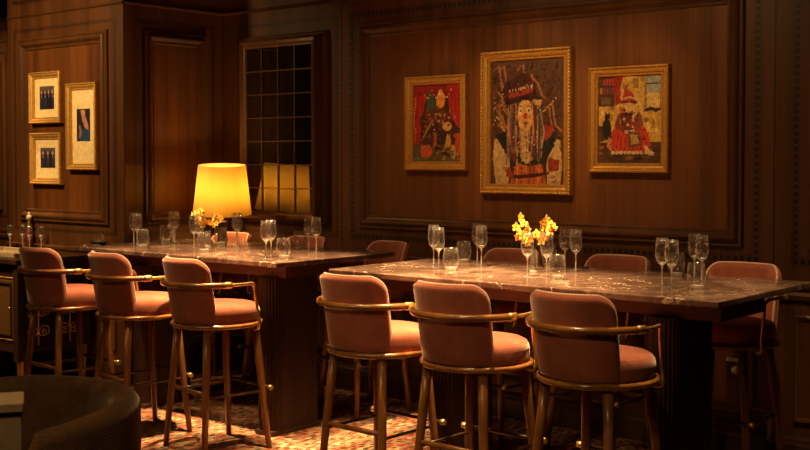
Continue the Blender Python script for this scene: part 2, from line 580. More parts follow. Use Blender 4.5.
MOULD = [(0, 0), (0, 0.014), (0.008, 0.022), (0.018, 0.022), (0.022, 0.016), (0.034, 0.030), (0.046, 0.036), (0.056, 0.034), (0.066, 0.022),
         (0.074, 0.012), (0.080, 0.010), (0.084, 0.014), (0.092, 0.014), (0.097, 0.008), (0.100, 0.004)]
SMALL = [(0, 0), (0, 0.010), (0.010, 0.016), (0.022, 0.012), (0.030, 0.004), (0.034, 0.003)]

def frame_matrix(origin, angle):
    return Matrix.Translation(Vector(origin)) @ Matrix.Rotation(angle, 4, 'Z')

def dentil_loop(mb, rect, pitch=0.04, size=0.024):
    x0, z0, x1, z1 = rect
    h = 0.0015
    def sq(x, z):
        a = size / 2
        mb.add([(x - a, -h, z - a), (x + a, -h, z - a), (x + a, -h, z + a), (x - a, -h, z + a)], [(0, 1, 2, 3)], 0)
    nx = round((x1 - x0) / pitch); nz = round((z1 - z0) / pitch)
    for i in range(nx + 1):
        x = x0 + (x1 - x0) * i / nx
        sq(x, z0); sq(x, z1)
    for i in range(1, nz):
        z = z0 + (z1 - z0) * i / nz
        sq(x0, z); sq(x1, z)
    # thin side grooves framing the inlay
    g = size / 2 + 0.006
    for (a, b_, c, d) in ((x0, z0, x1, z0), (x0, z1, x1, z1)):
        for s in (-g, g):
            mb.add([(a, -0.0008, b_ + s - 0.001), (c, -0.0008, b_ + s - 0.001), (c, -0.0008, b_ + s + 0.001), (a, -0.0008, b_ + s + 0.001)], [(0, 1, 2, 3)], 0)
    for x in (x0, x1):
        for s in (-g, g):
            mb.add([(x + s - 0.001, -0.0008, z0), (x + s + 0.001, -0.0008, z0), (x + s + 0.001, -0.0008, z1), (x + s - 0.001, -0.0008, z1)], [(0, 1, 2, 3)], 0)

def panelled_wall(name, origin, angle, length, sections, thick=0.12, skip=0.0):
    """local x runs along the wall, the room lies towards local -y"""
    X = frame_matrix(origin, angle)
    base = MB(); base.xf = X
    base.box((skip, 0, 0), (length, thick, ZC))
    wall = structure(base.build(name, M['wall']))
    mo, pl, inl = MB(), MB(), MB()
    for q in (mo, pl, inl):
        q.xf = X
    for (a, b_, kind, ia, ib) in sections:
        # ia, ib: dentil line positions
        if kind == 'panel':
            dentil_loop(inl, (ia, 1.105, ib, 2.67), *((0.04, 0.024) if ib - ia > 2 else (0.03, 0.015)))
            r = (ia + 0.075, 1.105 + 0.06, ib - 0.075, 2.67 - 0.065)
            mo.loopframe(r, MOULD)
            pl.box((r[0] + 0.098, -0.004, r[1] + 0.098), (r[2] - 0.098, 0.01, r[3] - 0.098))
        elif kind == 'window':
            dentil_loop(inl, (ia, 1.105, ib, 2.67), 0.03, 0.015)
            r = (ia + 0.075, 1.105 + 0.06, ib - 0.075, 2.67 - 0.085)
            mo.loopframe(r, [(d, h + min(d / 0.05, 1) * 0.080) for d, h in MOULD])
        # frieze above
        if ib - ia > 0.5:
            dentil_loop(inl, (ia, 2.90, ib, 3.26))
            mo.loopframe((ia + 0.07, 2.96, ib - 0.07, 3.20), SMALL)
            pl.box((ia + 0.104, -0.003, 2.994), (ib - 0.104, 0.01, 3.166))
        # dado panel
        mo.loopframe((ia, 0.24, ib, 0.82), SMALL)
        pl.box((ia + 0.034, -0.003, 0.274), (ib - 0.034, 0.01, 0.786))
        # joints
        inl.box((b_ - 0.004, -0.0015, 0.985), (b_ + 0.004, 0.001, ZC))
    # dado rail, picture rail and cornice strips (run the full length)
    mo.add([(0, -h, z) for h, z in ((0, .895), (.018, .90), (.026, .925), (.018, .945), (.030, .96), (.034, .98), (0, .99))] +
           [(length, -h, z) for h, z in ((0, .895), (.018, .90), (.026, .925), (.018, .945), (.030, .96), (.034, .98), (0, .99))],
           [(i, i + 7, i + 8, i + 1) for i in range(6)])
    mo.add([(0, -h, z) for h, z in ((0, 2.775), (.012, 2.78), (.016, 2.79), (0, 2.80))] + [(length, -h, z) for h, z in ((0, 2.775), (.012, 2.78), (.016, 2.79), (0, 2.80))],
           [(i, i + 4, i + 5, i + 1) for i in range(3)])
    mo.build('moulding', M['mould'], wall)
    if pl.v:
        pl.build('veneer_panel', M['plank'], wall)
    inl.build('dentil_inlay', M['inlay'], wall)
    bb = MB(); bb.xf = X
    pr = ((0, 0), (.024, 0), (.024, .12), (.018, .135), (.016, .15), (.006, .165), (0, .168))
    bb.add([(0, -h, z) for h, z in pr] + [(length, -h, z) for h, z in pr], [(i, i + 7, i + 8, i + 1) for i in range(6)])
    bb.build('skirting', M['dark_wood'], wall)
    return wall

# back wall: window bay, picture panel, next panel
panelled_wall('wall_back', (PX, WY, 0), 0.0, 8.6, [
    (0.0, 1.27, 'window', 0.185, 1.225),
    (1.27, 4.47, 'panel', 1.37, 4.372),
    (4.47, 7.67, 'panel', 4.592, 7.55)])
panelled_wall('wall_left', (-8.53, PYF, 0), 0.0, 1.53, [(0, 1.53, 'panel', 0.10, 1.425)], thick=0.1)
panelled_wall('wall_left_return', (PX, PYF, 0), PI / 2, 0.95, [(0, 0.95, 'panel', 0.10, 0.84)], thick=0.1, skip=0.1)
panelled_wall('wall_alcove', (-11.5, WY, 0), 0.0, 2.97, [(0.2, 1.5, 'window', 0.30, 1.36), (1.5, 2.97, 'panel', 1.62, 2.85)])
for nm, a, b_ in (('wall_alcove_side', (-8.53, PYF + 0.1, 0), (-8.41, WY, ZC)), ('wall_right', (1.5, -3.0, 0), (1.6, WY, ZC)),
                  ('wall_front', (-11.5, -3.1, 0), (1.5, -3.0, ZC)), ('wall_far_left', (-11.6, -3.0, 0), (-11.5, WY, ZC))):
    q = MB(); q.box(a, b_)
    structure(q.build(nm, M['wall']))

def leaded_window(name, x0, x1, z0, z1, cols, rows):
    g = MB(); g.box((x0, WY - 0.085, z0), (x1, WY - 0.004, z1))
    wo = structure(g.build(name, M['window']))
    m = MB()
    for i in range(1, cols):
        x = x0 + (x1 - x0) * i / cols
        m.box((x - 0.0045, WY - 0.093, z0), (x + 0.0045, WY - 0.0845, z1))
    for i in range(1, rows):
        z = z0 + (z1 - z0) * i / rows
        m.box((x0, WY - 0.092, z - 0.0045), (x1, WY - 0.0845, z + 0.0045))
    m.build('glazing_bar', M['bar'], wo)
    return wo
leaded_window('window_1', -6.645, -5.945, 1.262, 2.486, 4, 7)
leaded_window('window_2', -11.03, -10.31, 1.262, 2.508, 4, 7)

# ------------------------------------------------------------------ pictures
def rect_poly(x0, y0, x1, y1):
    return [(x0, y0), (x1, y0), (x1, y1), (x0, y1)]
def ell(cx, cy, rx, ry, n=18, a0=0, a1=360):
    return [(cx + rx * math.cos(math.radians(a0 + (a1 - a0) * i / n)), cy + ry * math.sin(math.radians(a0 + (a1 - a0) * i / n))) for i in range(n)]
def stroke(pts, w):
    L, Rr = [], []
    for i, p in enumerate(pts):
        q0 = pts[max(i - 1, 0)]; q1 = pts[min(i + 1, len(pts) - 1)]
        dx, dy = q1[0] - q0[0], q1[1] - q0[1]
        l = math.hypot(dx, dy) or 1
        t = i / (len(pts) - 1)
        ww = w * (0.5 + math.sin(PI * t) * 0.5)
        L.append((p[0] - dy / l * ww, p[1] + dx / l * ww)); Rr.append((p[0] + dy / l * ww, p[1] - dx / l * ww))
    return L + Rr[::-1]

def painting_still_life():
    A = []
    rd, rd2, dk = (0.42, 0.02, 0.015), (0.26, 0.012, 0.01), (0.03, 0.012, 0.01)
    A.append((rect_poly(0, 0, 1, 1), (0.055, 0.022, 0.018)))
    A.append((rect_poly(0, 0, 1, 0.22), (0.10, 0.085, 0.04)))
    A.append(([(0, 1), (1, 1), (1, 0.86), (0.8, 0.8), (0.6, 0.88), (0.4, 0.84), (0.2, 0.78), (0, 0.82)], rd2))
    A.append(([(0, 0.85), (0.27, 0.86), (0.22, 0.66), (0.12, 0.55), (0.17, 0.42), (0.13, 0.24), (0.0, 0.22)], rd))
    for x in (0.03, 0.08, 0.14):
        A.append((stroke([(x + .05, .86), (x + .02, .6), (x, .26)], 0.012), rd2))
    A.append(([(0.70, 1), (1, 1), (1, 0.42), (0.9, 0.48), (0.78, 0.62)], rd))
    for x in (0.78, 0.86, 0.94):
        A.append((stroke([(x, .98), (x + .03, .75), (x + .05, .5)], 0.013), rd2))
    A.append(([(0.36, 0.97), (0.52, 0.66), (0.26, 0.62)], (0.05, 0.10, 0.05)))
    A.append((ell(0.58, 0.80, 0.095, 0.11), (0.75, 0.30, 0.04)))
    A.append((ell(0.575, 0.89, 0.05, 0.05), (0.80, 0.42, 0.07)))
    A.append((ell(0.50, 0.60, 0.24, 0.10), (0.13, 0.035, 0.02)))
    for i in range(26):
        A.append((ell(random.uniform(.28, .78), random.uniform(.48, .70), random.uniform(.015, .04), random.uniform(.012, .03), 8),
                  random.choice([(0.45, 0.17, 0.03), (0.30, 0.04, 0.02), (0.5, 0.28, 0.06), (0.16, 0.02, 0.02), (0.08, 0.05, 0.06)])))
    A.append((ell(0.72, 0.455, 0.10, 0.06, 10), (0.72, 0.42, 0.10)))
    A.append((stroke([(0.18, .28), (.3, .42), (.42, .55)], 0.022), (0.40, 0.20, 0.06)))
    A.append((stroke([(0.22, .26), (.36, .40), (.46, .50)], 0.012), dk))
    A.append((ell(0.28, 0.13, 0.13, 0.085), (0.58, 0.10, 0.02)))
    A.append((ell(0.27, 0.18, 0.11, 0.03), (0.66, 0.22, 0.05)))
    A.append((rect_poly(0.43, 0.2, 0.50, 0.38), (0.45, 0.10, 0.04)))
    A.append((stroke([(0.38, .2), (.6, .14), (.78, .07)], 0.03), dk))
    A.append(([(0.66, .16), (.82, .2), (.78, .34), (.72, .36)], (0.55, 0.32, 0.07)))
    A.append((rect_poly(0.88, 0.1, 1.0, 0.36), (0.45, 0.06, 0.02)))
    A.append((ell(0.85, 0.12, 0.05, 0.10), (0.42, 0.30, 0.10)))
    for i in range(70):
        y_ = random.uniform(.04, .62)
        A.append((ell(random.uniform(.15, .97), y_, random.uniform(.012, .035), random.uniform(.008, .022), 8),
                  random.choice([(0.5, 0.26, 0.05), (0.34, 0.04, 0.02), (0.06, 0.10, 0.08), (0.62, 0.40, 0.12), (0.09, 0.03, 0.03), (0.28, 0.10, 0.03)])))
    A.append((ell(0.28, 0.13, 0.12, 0.08), (0.58, 0.10, 0.02)))
    for i in range(16):
        t = i / 15
        A.append((ell(0.2 + .6 * t, 0.93 - 0.10 * abs(math.sin(3 * PI * t)), 0.014, 0.012, 6), (0.8, 0.62, 0.4)))
        A.append((ell(0.03 + .02 * math.sin(9 * t), 0.28 + .55 * t, 0.011, 0.011, 6), (0.7, 0.5, 0.3)))
    for i in range(18):
        A.append((ell(random.uniform(.02, .98), random.uniform(.02, .2), .03, .02, 7), random.choice([(0.06, 0.09, 0.06), (0.35, 0.12, 0.03), (0.16, 0.14, 0.05), (0.5, 0.2, 0.04)])))
    return A
def painting_portrait():
    A = []
    A.append((rect_poly(0, 0, 1, 1), (0.095, 0.038, 0.018)))
    for i in range(26):
        x, y = random.uniform(.02, .76), random.uniform(.32, .95)
        s = random.choice([-1, 1])
        A.append((stroke([(x, y), (x + .08, y - .05 * s), (x + .13, y - .14), (x + .22, y - .19)], 0.014), (0.34, 0.145, 0.055)))
    NB = len(A)
    skin, sk2 = (0.68, 0.40, 0.12), (0.50, 0.27, 0.10)
    cream = (0.54, 0.36, 0.15)
    # sleeves and vest
    A.append(([(0.05, 0.52), (0.18, 0.55), (0.28, 0.4), (0.25, 0.0), (0.07, 0.0), (0.03, 0.28)], cream))
    A.append(([(0.84, 0.54), (0.95, 0.50), (0.98, 0.22), (0.95, 0.0), (0.78, 0.0), (0.76, 0.36)], cream))
    A.append(([(0.06, 0.56), (0.30, 0.66), (0.72, 0.66), (0.93, 0.58), (0.86, 0.42), (0.78, 0.30), (0.74, 0.02), (0.28, 0.02), (0.26, 0.3)], (0.022, 0.022, 0.014)))
    A.append(([(0.40, 0.62), (0.58, 0.62), (0.60, 0.30), (0.50, 0.22), (0.42, 0.30)], cream))
    for i in range(5):
        A.append((ell(0.50, 0.54 - i * .06, 0.014, 0.011, 8), (0.2, 0.08, 0.03)))
    A.append(([(0.70, 0.70), (0.86, 0.66), (0.84, 0.56), (0.76, 0.50), (0.64, 0.60)], (0.36, 0.035, 0.02)))
    # skirt, belt
    A.append(([(0.27, 0.0), (0.77, 0.0), (0.70, 0.24), (0.55, 0.20), (0.36, 0.25)], (0.50, 0.12, 0.03)))
    for i in range(8):
        x = 0.30 + i * .058
        A.append((stroke([(x, 0.0), (x + .015, 0.1), (x + .02, 0.22)], 0.009), random.choice([(0.65, 0.28, 0.07), (0.25, 0.03, 0.02)])))
    A.append((stroke([(0.22, .10), (.4, .085), (.6, .10), (.80, .13)], 0.024), (0.06, 0.012, 0.012)))
    A.append(([(0.20, .16), (.27, .20), (.32, .10), (.26, .06)], (0.30, 0.04, 0.02)))
    A.append(([(0.78, .30), (.94, .28), (.93, .16), (.80, .14)], (0.30, 0.04, 0.02)))
    body = [([(x, y * .70) for x, y in p_], c_) for p_, c_ in A[NB:]]
    A = A[:NB]; HEAD = len(A)
    # hair
    hair = [(0.30, 0.03, 0.02), (0.40, 0.26, 0.12), (0.06, 0.07, 0.09), (0.10, 0.02, 0.02), (0.16, 0.12, 0.13), (0.45, 0.22, 0.1), (0.2, 0.015, 0.015)]
    for side, cx in ((-1, 0.36), (1, 0.66)):
        A.append((ell(cx, 0.56, 0.10, 0.20), (0.085, 0.022, 0.018)))
        for i in range(15):
            x = cx + random.uniform(-.08, .08)
            A.append((stroke([(x, random.uniform(.68, .80)), (x + side * random.uniform(-.02, .05), .56), (x + side * random.uniform(-.03, .06), random.uniform(.30, .46))], 0.011), random.choice(hair)))
    # neck, face
    A.append(([(0.45, 0.66), (0.59, 0.66), (0.57, 0.56), (0.47, 0.56)], sk2))
    A.append((ell(0.52, 0.68, 0.108, 0.115), skin))
    A.append((ell(0.455, 0.71, 0.03, 0.035), (0.72, 0.52, 0.25)))
    A.append((ell(0.575, 0.71, 0.028, 0.033), (0.72, 0.52, 0.25)))
    for ex in (0.462, 0.568):
        A.append((ell(ex, 0.712, 0.014, 0.008, 10), (0.02, 0.01, 0.01)))
        A.append((stroke([(ex - .025, .738), (ex, .747), (ex + .025, .738)], 0.005), (0.08, 0.03, 0.015)))
    A.append((ell(0.525, 0.675, 0.027, 0.022, 14), (0.50, 0.03, 0.02)))
    A.append((stroke([(0.485, .628), (.525, .617), (.565, .63)], 0.011), (0.36, 0.05, 0.03)))
    A.append((ell(0.455, 0.655, 0.022, 0.016, 10), (0.70, 0.28, 0.12)))
    # necklaces
    for k in range(3):
        for i in range(10):
            t = i / 9
            A.append((ell(0.36 + .32 * t, 0.56 - k * .035 - .06 * math.sin(PI * t), .010, .008, 6), random.choice([(0.6, 0.42, 0.2), (0.12, 0.1, 0.1), (0.5, 0.12, 0.05)])))
    # hat
    A.append(([(0.19, 0.80), (0.34, 0.815), (0.62, 0.84), (0.75, 0.80), (0.73, 0.765), (0.52, 0.79), (0.30, 0.755)], (0.035, 0.010, 0.010)))
    A.append(([(0.20, 0.83), (0.23, 0.91), (0.34, 0.94), (0.46, 0.985), (0.57, 0.97), (0.63, 0.92), (0.68, 0.83), (0.50, 0.79), (0.30, 0.79)], (0.055, 0.012, 0.012)))
    A.append(([(0.28, 0.80), (0.62, 0.84), (0.61, 0.865), (0.28, 0.83)], (0.30, 0.03, 0.025)))
    for i in range(8):
        A.append((ell(0.305 + i * .042, .855 + i * .004, .012, .016, 4), (0.60, 0.34, 0.13)))
        A.append((ell(0.325 + i * .042, .838 + i * .004, .010, .010, 4), (0.45, 0.10, 0.05)))
    for i in range(12):
        A.append((ell(random.uniform(.42, .66), random.uniform(.85, .94), .013, .010, 6), random.choice([(0.5, 0.08, 0.05), (0.55, 0.35, 0.16), (0.25, 0.02, 0.02)])))
    A.append(([(0.62, 0.79), (0.75, 0.785), (0.72, 0.74), (0.65, 0.755)], (0.55, 0.33, 0.12)))
    for i in range(9):
        A.append((ell(0.66 + i * .034, 0.755 - .05 * math.sin(i * .5), .009, .007, 6), (0.62, 0.45, 0.25)))
        A.append((ell(0.08 + i * .02, 0.62 + .05 * math.sin(i * .6), .009, .007, 6), (0.62, 0.45, 0.25)))
        A.append((ell(0.10 + .025 * math.sin(i * 2.0) + .06 * (i % 3), 0.74 + i * .012, .010, .008, 6), (0.50, 0.22, 0.1)))
    head = [([(x - .04, .556 + (y - .68) * 1.13) for x, y in p_], c_) for p_, c_ in A[HEAD:]]
    return A[:HEAD] + body + head
def painting_seated():
    A = []
    och, gold = (0.58, 0.36, 0.07), (0.74, 0.52, 0.14)
    A.append((rect_poly(0, 0, 1, 1), och))
    for i in range(40):
        A.append((ell(random.uniform(.0, 1), random.uniform(.3, 1), random.uniform(.02, .06), random.uniform(.02, .05), 9), random.choice([gold, (0.42, 0.22, 0.04), (0.7, 0.5, 0.16), (0.34, 0.16, 0.03)])))
    A.append((rect_poly(0, 0, 1, 0.24), (0.075, 0.032, 0.014)))
    A.append(([(0, .24), (.3, .3), (.1, .42), (0, .44)], (0.08, 0.035, 0.015)))
    for i in range(14):
        A.append((ell(random.uniform(0, 1), random.uniform(.02, .22), .07, .02, 9), random.choice([(0.11, 0.05, 0.02), (0.25, 0.09, 0.02), (0.04, 0.018, 0.01)])))
    A.append((rect_poly(0, 0.66, 0.26, 1), (0.07, 0.028, 0.014)))
    for i in range(10):
        x = 0.02 + (i % 5) * .048; y = 0.80 if i < 5 else 0.9
        A.append((rect_poly(x, y, x + .035, y + .075), random.choice([(0.36, 0.04, 0.02), (0.4, 0.14, 0.04), (0.1, 0.06, 0.04), (0.28, 0.03, 0.02)])))
    A.append((rect_poly(0.04, .68, .2, .76), (0.16, 0.08, 0.035)))
    A.append(([(0.25, 1), (.40, 1), (.35, .86), (.36, .70), (.27, .66)], (0.36, 0.02, 0.015)))
    A.append((rect_poly(.55, .86, .64, .98), (0.36, 0.2, 0.05)))
    # window
    A.append((rect_poly(.74, .60, 1, 1), (0.30, 0.17, 0.05)))
    A.append((rect_poly(.77, .76, .98, .98), (0.30, 0.33, 0.30)))
    A.append((rect_poly(.77, .63, .98, .80), (0.62, 0.46, 0.16)))
    for i in range(6):
        A.append((stroke([(.785 + i * .034, .80), (.785 + i * .034, .64)], 0.006), (0.40, 0.26, 0.07)))
    A.append((stroke([(.76, .905), (.98, .905)], 0.014), (0.05, 0.03, 0.02)))
    A.append((stroke([(.74, .60), (.84, .62), (.92, .60), (1, .62)], 0.022), (0.04, 0.02, 0.012)))
    # cat
    A.append((ell(0.13, 0.40, 0.075, 0.115), (0.018, 0.012, 0.009)))
    A.append((ell(0.14, 0.53, 0.045, 0.04), (0.018, 0.012, 0.009)))
    A.append(([(0.105, .55), (.115, .60), (.14, .56)], (0.018, 0.012, 0.009)))
    A.append(([(0.15, .56), (.175, .60), (.18, .55)], (0.018, 0.012, 0.009)))
    # skirt
    red = (0.55, 0.055, 0.018)
    A.append((ell(0.50, 0.32, 0.29, 0.16), red))
    A.append(([(0.22, .35), (.80, .35), (.84, .20), (.70, .12), (.30, .12), (.20, .2)], red))
    for i in range(9):
        x = .24 + i * .065
        A.append((stroke([(x + (.5 - x) * .3, .40), (x, .26), (x - .01, .13)], 0.010), (0.34, 0.025, 0.012)))
        A.append((ell(x, .12, .035, .022, 8), (0.62, 0.46, 0.24)))
    # torso
    A.append(([(0.34, .58), (.66, .58), (.62, .38), (.38, .38)], (0.16, 0.03, 0.02)))
    for i in range(22):
        x, y = random.uniform(.34, .64), random.uniform(.38, .60)
        A.append(([(x, y), (x + .025, y + .02), (x, y + .045), (x - .025, y + .02)], random.choice([(0.58, 0.45, 0.24), (0.05, 0.02, 0.02), (0.42, 0.05, 0.03)])))
    A.append((stroke([(.34, .56), (.30, .44), (.44, .36)], .045), (0.24, 0.05, 0.03)))
    A.append((stroke([(.66, .56), (.68, .46), (.56, .36)], .045), (0.24, 0.05, 0.03)))
    A.append((ell(.46, .36, .04, .022, 10), (0.62, 0.4, 0.16)))
    A.append((ell(.55, .37, .04, .022, 10), (0.62, 0.4, 0.16)))
    # head, hat
    A.append((ell(.49, .655, .07, .06), (0.66, 0.42, 0.16)))
    A.append((ell(.465, .665, .008, .006, 6), (0.03, 0.015, 0.01)))
    A.append((ell(.515, .665, .008, .006, 6), (0.03, 0.015, 0.01)))
    A.append((ell(.49, .645, .012, .010, 8), (0.5, 0.05, 0.02)))
    A.append((stroke([(.36, .70), (.50, .725), (.62, .69)], .03), (0.13, 0.022, 0.018)))
    A.append(([(.38, .71), (.58, .72), (.56, .80), (.46, .86), (.50, .94), (.42, .86)], (0.40, 0.045, 0.03)))
    A.append((stroke([(.40, .74), (.48, .76), (.57, .745)], .012), (0.62, 0.46, 0.25)))
    # book on the lap, foot
    A.append(([(.48, .36), (.66, .35), (.69, .20), (.50, .18)], (0.10, 0.08, 0.04)))
    A.append(([(.51, .33), (.635, .325), (.66, .225), (.53, .21)], (0.50, 0.30, 0.11)))
    A.append((stroke([(.74, .2), (.82, .12), (.90, .10)], .035), (0.60, 0.42, 0.2)))
    A.append((stroke([(.18, .30), (.16, .2), (.22, .14)], .03), (0.5, 0.2, 0.1)))
    return A
def photo_group(n, blue):
    A = [(rect_poly(0, 0, 1, 1), (0.012, 0.012, 0.035))]
    A.append((rect_poly(0, 0.82, 1, 1), (0.10, 0.085, 0.09)))
    for i in range(n):
        x = (i + .5) / n
        A.append((stroke([(x, .05), (x + .03, .35), (x, .66)], .6 / n * .55), random.choice([(0.02, 0.02, 0.06), (0.012, 0.012, 0.03), blue])))
        A.append((ell(x, .74, .28 / n, .09, 12), (0.42, 0.27, 0.2)))
        A.append((stroke([(x + .02, .5), (x + .01, .62)], .03), (0.5, 0.36, 0.3)))
    return A
def photo_single():
    A = [(rect_poly(0, 0, 1, 1), (0.02, 0.012, 0.03))]
    A.append((stroke([(.35, .98), (.5, .75), (.75, .45), (.8, .2)], .14), (0.45, 0.24, 0.16)))
    A.append((ell(.5, .88, .14, .09, 14), (0.55, 0.34, 0.24)))
    A.append(([(0.3, .3), (.6, .42), (1, .3), (1, 0), (.2, 0)], (0.02, 0.06, 0.17)))
    A.append((stroke([(.2, .5), (.3, .3), (.2, .1)], .10), (0.28, 0.17, 0.14)))
    return A

def inside(p, poly):
    x, y = p; r = False
    for (x0, y0), (x1, y1) in zip(poly, poly[1:] + poly[:1]):
        if (y0 > y) != (y1 > y) and x < (x1 - x0) * (y - y0) / (y1 - y0) + x0:
            r = not r
    return r
def painterly(art):
    """loose brush dabs that pick up the tone of the paint below them"""
    dabs = []
    for _ in range(620):
        p = (random.uniform(.01, .99), random.uniform(.01, .99))
        col = art[0][1]
        for poly, c in art:
            if inside(p, poly):
                col = c
        k = random.choice([.6, .72, .85, 1.15, 1.3])
        a = random.uniform(0, PI); l = random.uniform(.012, .030); w_ = random.uniform(.004, .009)
        ca_, sa = math.cos(a), math.sin(a)
        pts = [(p[0] + l * math.cos(t) * ca_ - w_ * math.sin(t) * sa, p[1] + (l * math.cos(t) * sa + w_ * math.sin(t) * ca_) * .8) for t in [PI * q / 3 for q in range(6)]]
        dabs.append((pts, tuple(min(1, v_ * k) for v_ in col)))
    return art + dabs
def make_picture(name, label, cat, x0, z0, x1, z1, wallY, fw, art, group, gilt_m, beads=False, mat_win=None):
    """frame stands off the wall; art fills the opening (or the window cut in the mat)"""
    cx, cz = (x0 + x1) / 2, z0
    t = thing(name, label, cat, (cx, wallY, z0), 0, group)
    W, H = x1 - x0, z1 - z0
    f = MB()
    k = fw / 0.08
    prof = [(0, 0), (0, .030), (.004 * k, .040), (.014 * k, .044), (.020 * k, .038), (.026 * k, .034), (.040 * k, .034), (.054 * k, .028), (.062 * k, .020), (.066 * k, .022), (.074 * k, .022), (.080 * k, .014), (.080 * k, .006)]
    f.loopframe((-W / 2, 0, W / 2, H), prof)
    f.box((-W / 2 + .004, -.006, .004), (W / 2 - .004, 0, H - .004))
    f.build('frame', gilt_m, t)
    if beads:
        b = MB()
        p = .022
        for i in range(int(W / p) + 1):
            x = -W / 2 + .010 + (W - .02) * i / int(W / p)
            for z in (.010, H - .010):
                b.ball((x, -.044, z), .008, 6, 0, (1.2, .6, .8))
        for i in range(1, int(H / p)):
            z = .010 + (H - .02) * i / int(H / p)
            for x in (-W / 2 + .010, W / 2 - .010):
                b.ball((x, -.044, z), .008, 6, 0, (.8, .6, 1.2))
        b.build('beading', M['gilt_pale'], t)
    a0, c0, a1, c1 = -W / 2 + fw, fw, W / 2 - fw, H - fw
    if mat_win:
        mm = MB()
        mm.box((a0 - .002, -.010, c0 - .002), (a1 + .002, -.006, c1 + .002))
        mw = (a0 + (a1 - a0) * mat_win[0], c0 + (c1 - c0) * mat_win[1], a0 + (a1 - a0) * mat_win[2], c0 + (c1 - c0) * mat_win[3])
        mm.build('mat', M['cream'], t)
        a0, c0, a1, c1 = mw
        y = -.0105
    else:
        y = -.009
    if not mat_win:
        art = painterly(art)
    c = MB()
    for i, (poly, col) in enumerate(art):
        yy = y - i * 0.000012
        pts = [(a0 + min(max(px, 0), 1) * (a1 - a0), yy, c0 + min(max(pz, 0), 1) * (c1 - c0)) for px, pz in poly]
        c.add(pts, [tuple(range(len(pts)))], 0, False, col)
    c.build('photograph' if mat_win else 'canvas', M['paint'], t)
    return t
PWY = WY - 0.0045
make_picture('framed_painting', 'gilt framed painting of red curtains, a yellow fruit and pots, leftmost on the panelled wall', 'painting',
             -5.11, 1.578, -4.59, 2.208, PWY, .060, painting_still_life(), 'paintings on the panelled wall', M['gilt'])
make_picture('framed_painting', 'largest gilt framed painting, a clown with a hat and red nose', 'painting',
             -4.468, 1.432, -3.79, 2.338, PWY, .064, painting_portrait(), 'paintings on the panelled wall', M['gilt'], True)
make_picture('framed_painting', 'gilt framed painting of a figure seated in a wide red skirt', 'painting',
             -3.668, 1.572, -3.140, 2.198, PWY, .058, painting_seated(), 'paintings on the panelled wall', M['gilt'])
PPY = PYF - 0.0045
gp = 'small framed photographs on the corner panel'
make_picture('framed_photograph', 'small gilt framed group photograph in the upper left of the corner panel', 'picture frame',
             -8.17, 1.930, -7.745, 2.330, PPY, .050, photo_group(4, (0.03, 0.03, 0.09)), gp, M['gilt_pale'], False, (0.20, 0.20, 0.80, 0.80))
make_picture('framed_photograph', 'small gilt framed photograph hung directly below another of the same size', 'picture frame',
             -8.165, 1.458, -7.745, 1.858, PPY, .050, photo_group(3, (0.04, 0.03, 0.07)), gp, M['gilt_pale'], False, (0.20, 0.26, 0.82, 0.78))
make_picture('framed_photograph', 'tall narrow framed photograph with wide cream mat, nearest the panel edge', 'picture frame',
             -7.670, 1.572, -7.285, 2.224, PPY, .050, photo_single(), gp, M['gilt_pale'], False, (0.20, 0.30, 0.80, 0.74))

# ------------------------------------------------------------------ tables
def rib_outline(hx, hy, pitch):
    """rounded rectangle outline with half-round ribs"""
    r = min(hx, hy) * 0.85
    pts = []
    segs = []
    def arc(cx, cy, a0):
        return [(cx + r * math.cos(math.radians(a0 + 9 * k)), cy + r * math.sin(math.radians(a0 + 9 * k))) for k in range(11)]
    path = arc(hx - r, hy - r, 0) + arc(-hx + r, hy - r, 90) + arc(-hx + r, -hy + r, 180) + arc(hx - r, -hy + r, 270)
    path.append(path[0])
    L = [0]
    for a, b_ in zip(path, path[1:]):
        L.append(L[-1] + math.hypot(b_[0] - a[0], b_[1] - a[1]))
    tot = L[-1]; n = int(tot / pitch); sub = 6
    j = 0
    for i in range(n * sub):
        d = tot * i / (n * sub)
        while L[j + 1] < d:
            j += 1
        t = (d - L[j]) / max(L[j + 1] - L[j], 1e-9)
        x = path[j][0] + (path[j + 1][0] - path[j][0]) * t
        y = path[j][1] + (path[j + 1][1] - path[j][1]) * t
        tx, ty = path[j + 1][0] - path[j][0], path[j + 1][1] - path[j][1]
        l = math.hypot(tx, ty) or 1
        nx, ny = ty / l, -tx / l
        ph = (i % sub) / sub
        b = 0.010 * math.sin(PI * ph)
        pts.append((x + nx * b, y + ny * b))
    return pts
def make_table(label, x0, x1, y0, y1, inset, outset):
    t = thing('bar_table', label, 'table', ((x0 + x1) / 2, (y0 + y1) / 2, 0))
    hx, hy = (x1 - x0) / 2, (y1 - y0) / 2
    q = MB(); q.box((-hx, -hy, 1.018), (hx, hy, 1.05), 0, 0.006)
    q.build('tabletop', M['marble'], t)
    a = MB()
    ax, ay = hx - 0.045, hy - 0.12
    for (b0, b1) in (((-ax + .20, -ay, .95), (ax - .20, -ay + .03, 1.018)),
                     ((-ax, -ay, .945), (-ax + .20, -ay + .46, 1.018)), ((ax - .20, -ay, .945), (ax, -ay + .46, 1.018))):
        a.box(b0, b1)
    a.build('apron', M['apron'], t)
    for s in (-1, 1):
        p = MB()
        out = rib_outline(.068, .205, .018)
        n = len(out)
        cx, cy = (hx - outset if s > 0 else -hx + inset), -hy + .05 + .218
        vs = [(cx + x, cy + y, .03) for x, y in out] + [(cx + x, cy + y, .95) for x, y in out]
        p.add(vs, [(i, (i + 1) % n, n + (i + 1) % n, n + i) for i in range(n)], 0, True)
        po = p.build('pedestal', M['rib_wood'], t)
        b = MB(); b.box((cx - .076, cy - .212, 0), (cx + .076, cy + .212, .032), 0, .008)
        b.build('plinth', M['dark_wood'], po)
    return t
LT = (-6.95, -4.93, 4.69, 5.76)
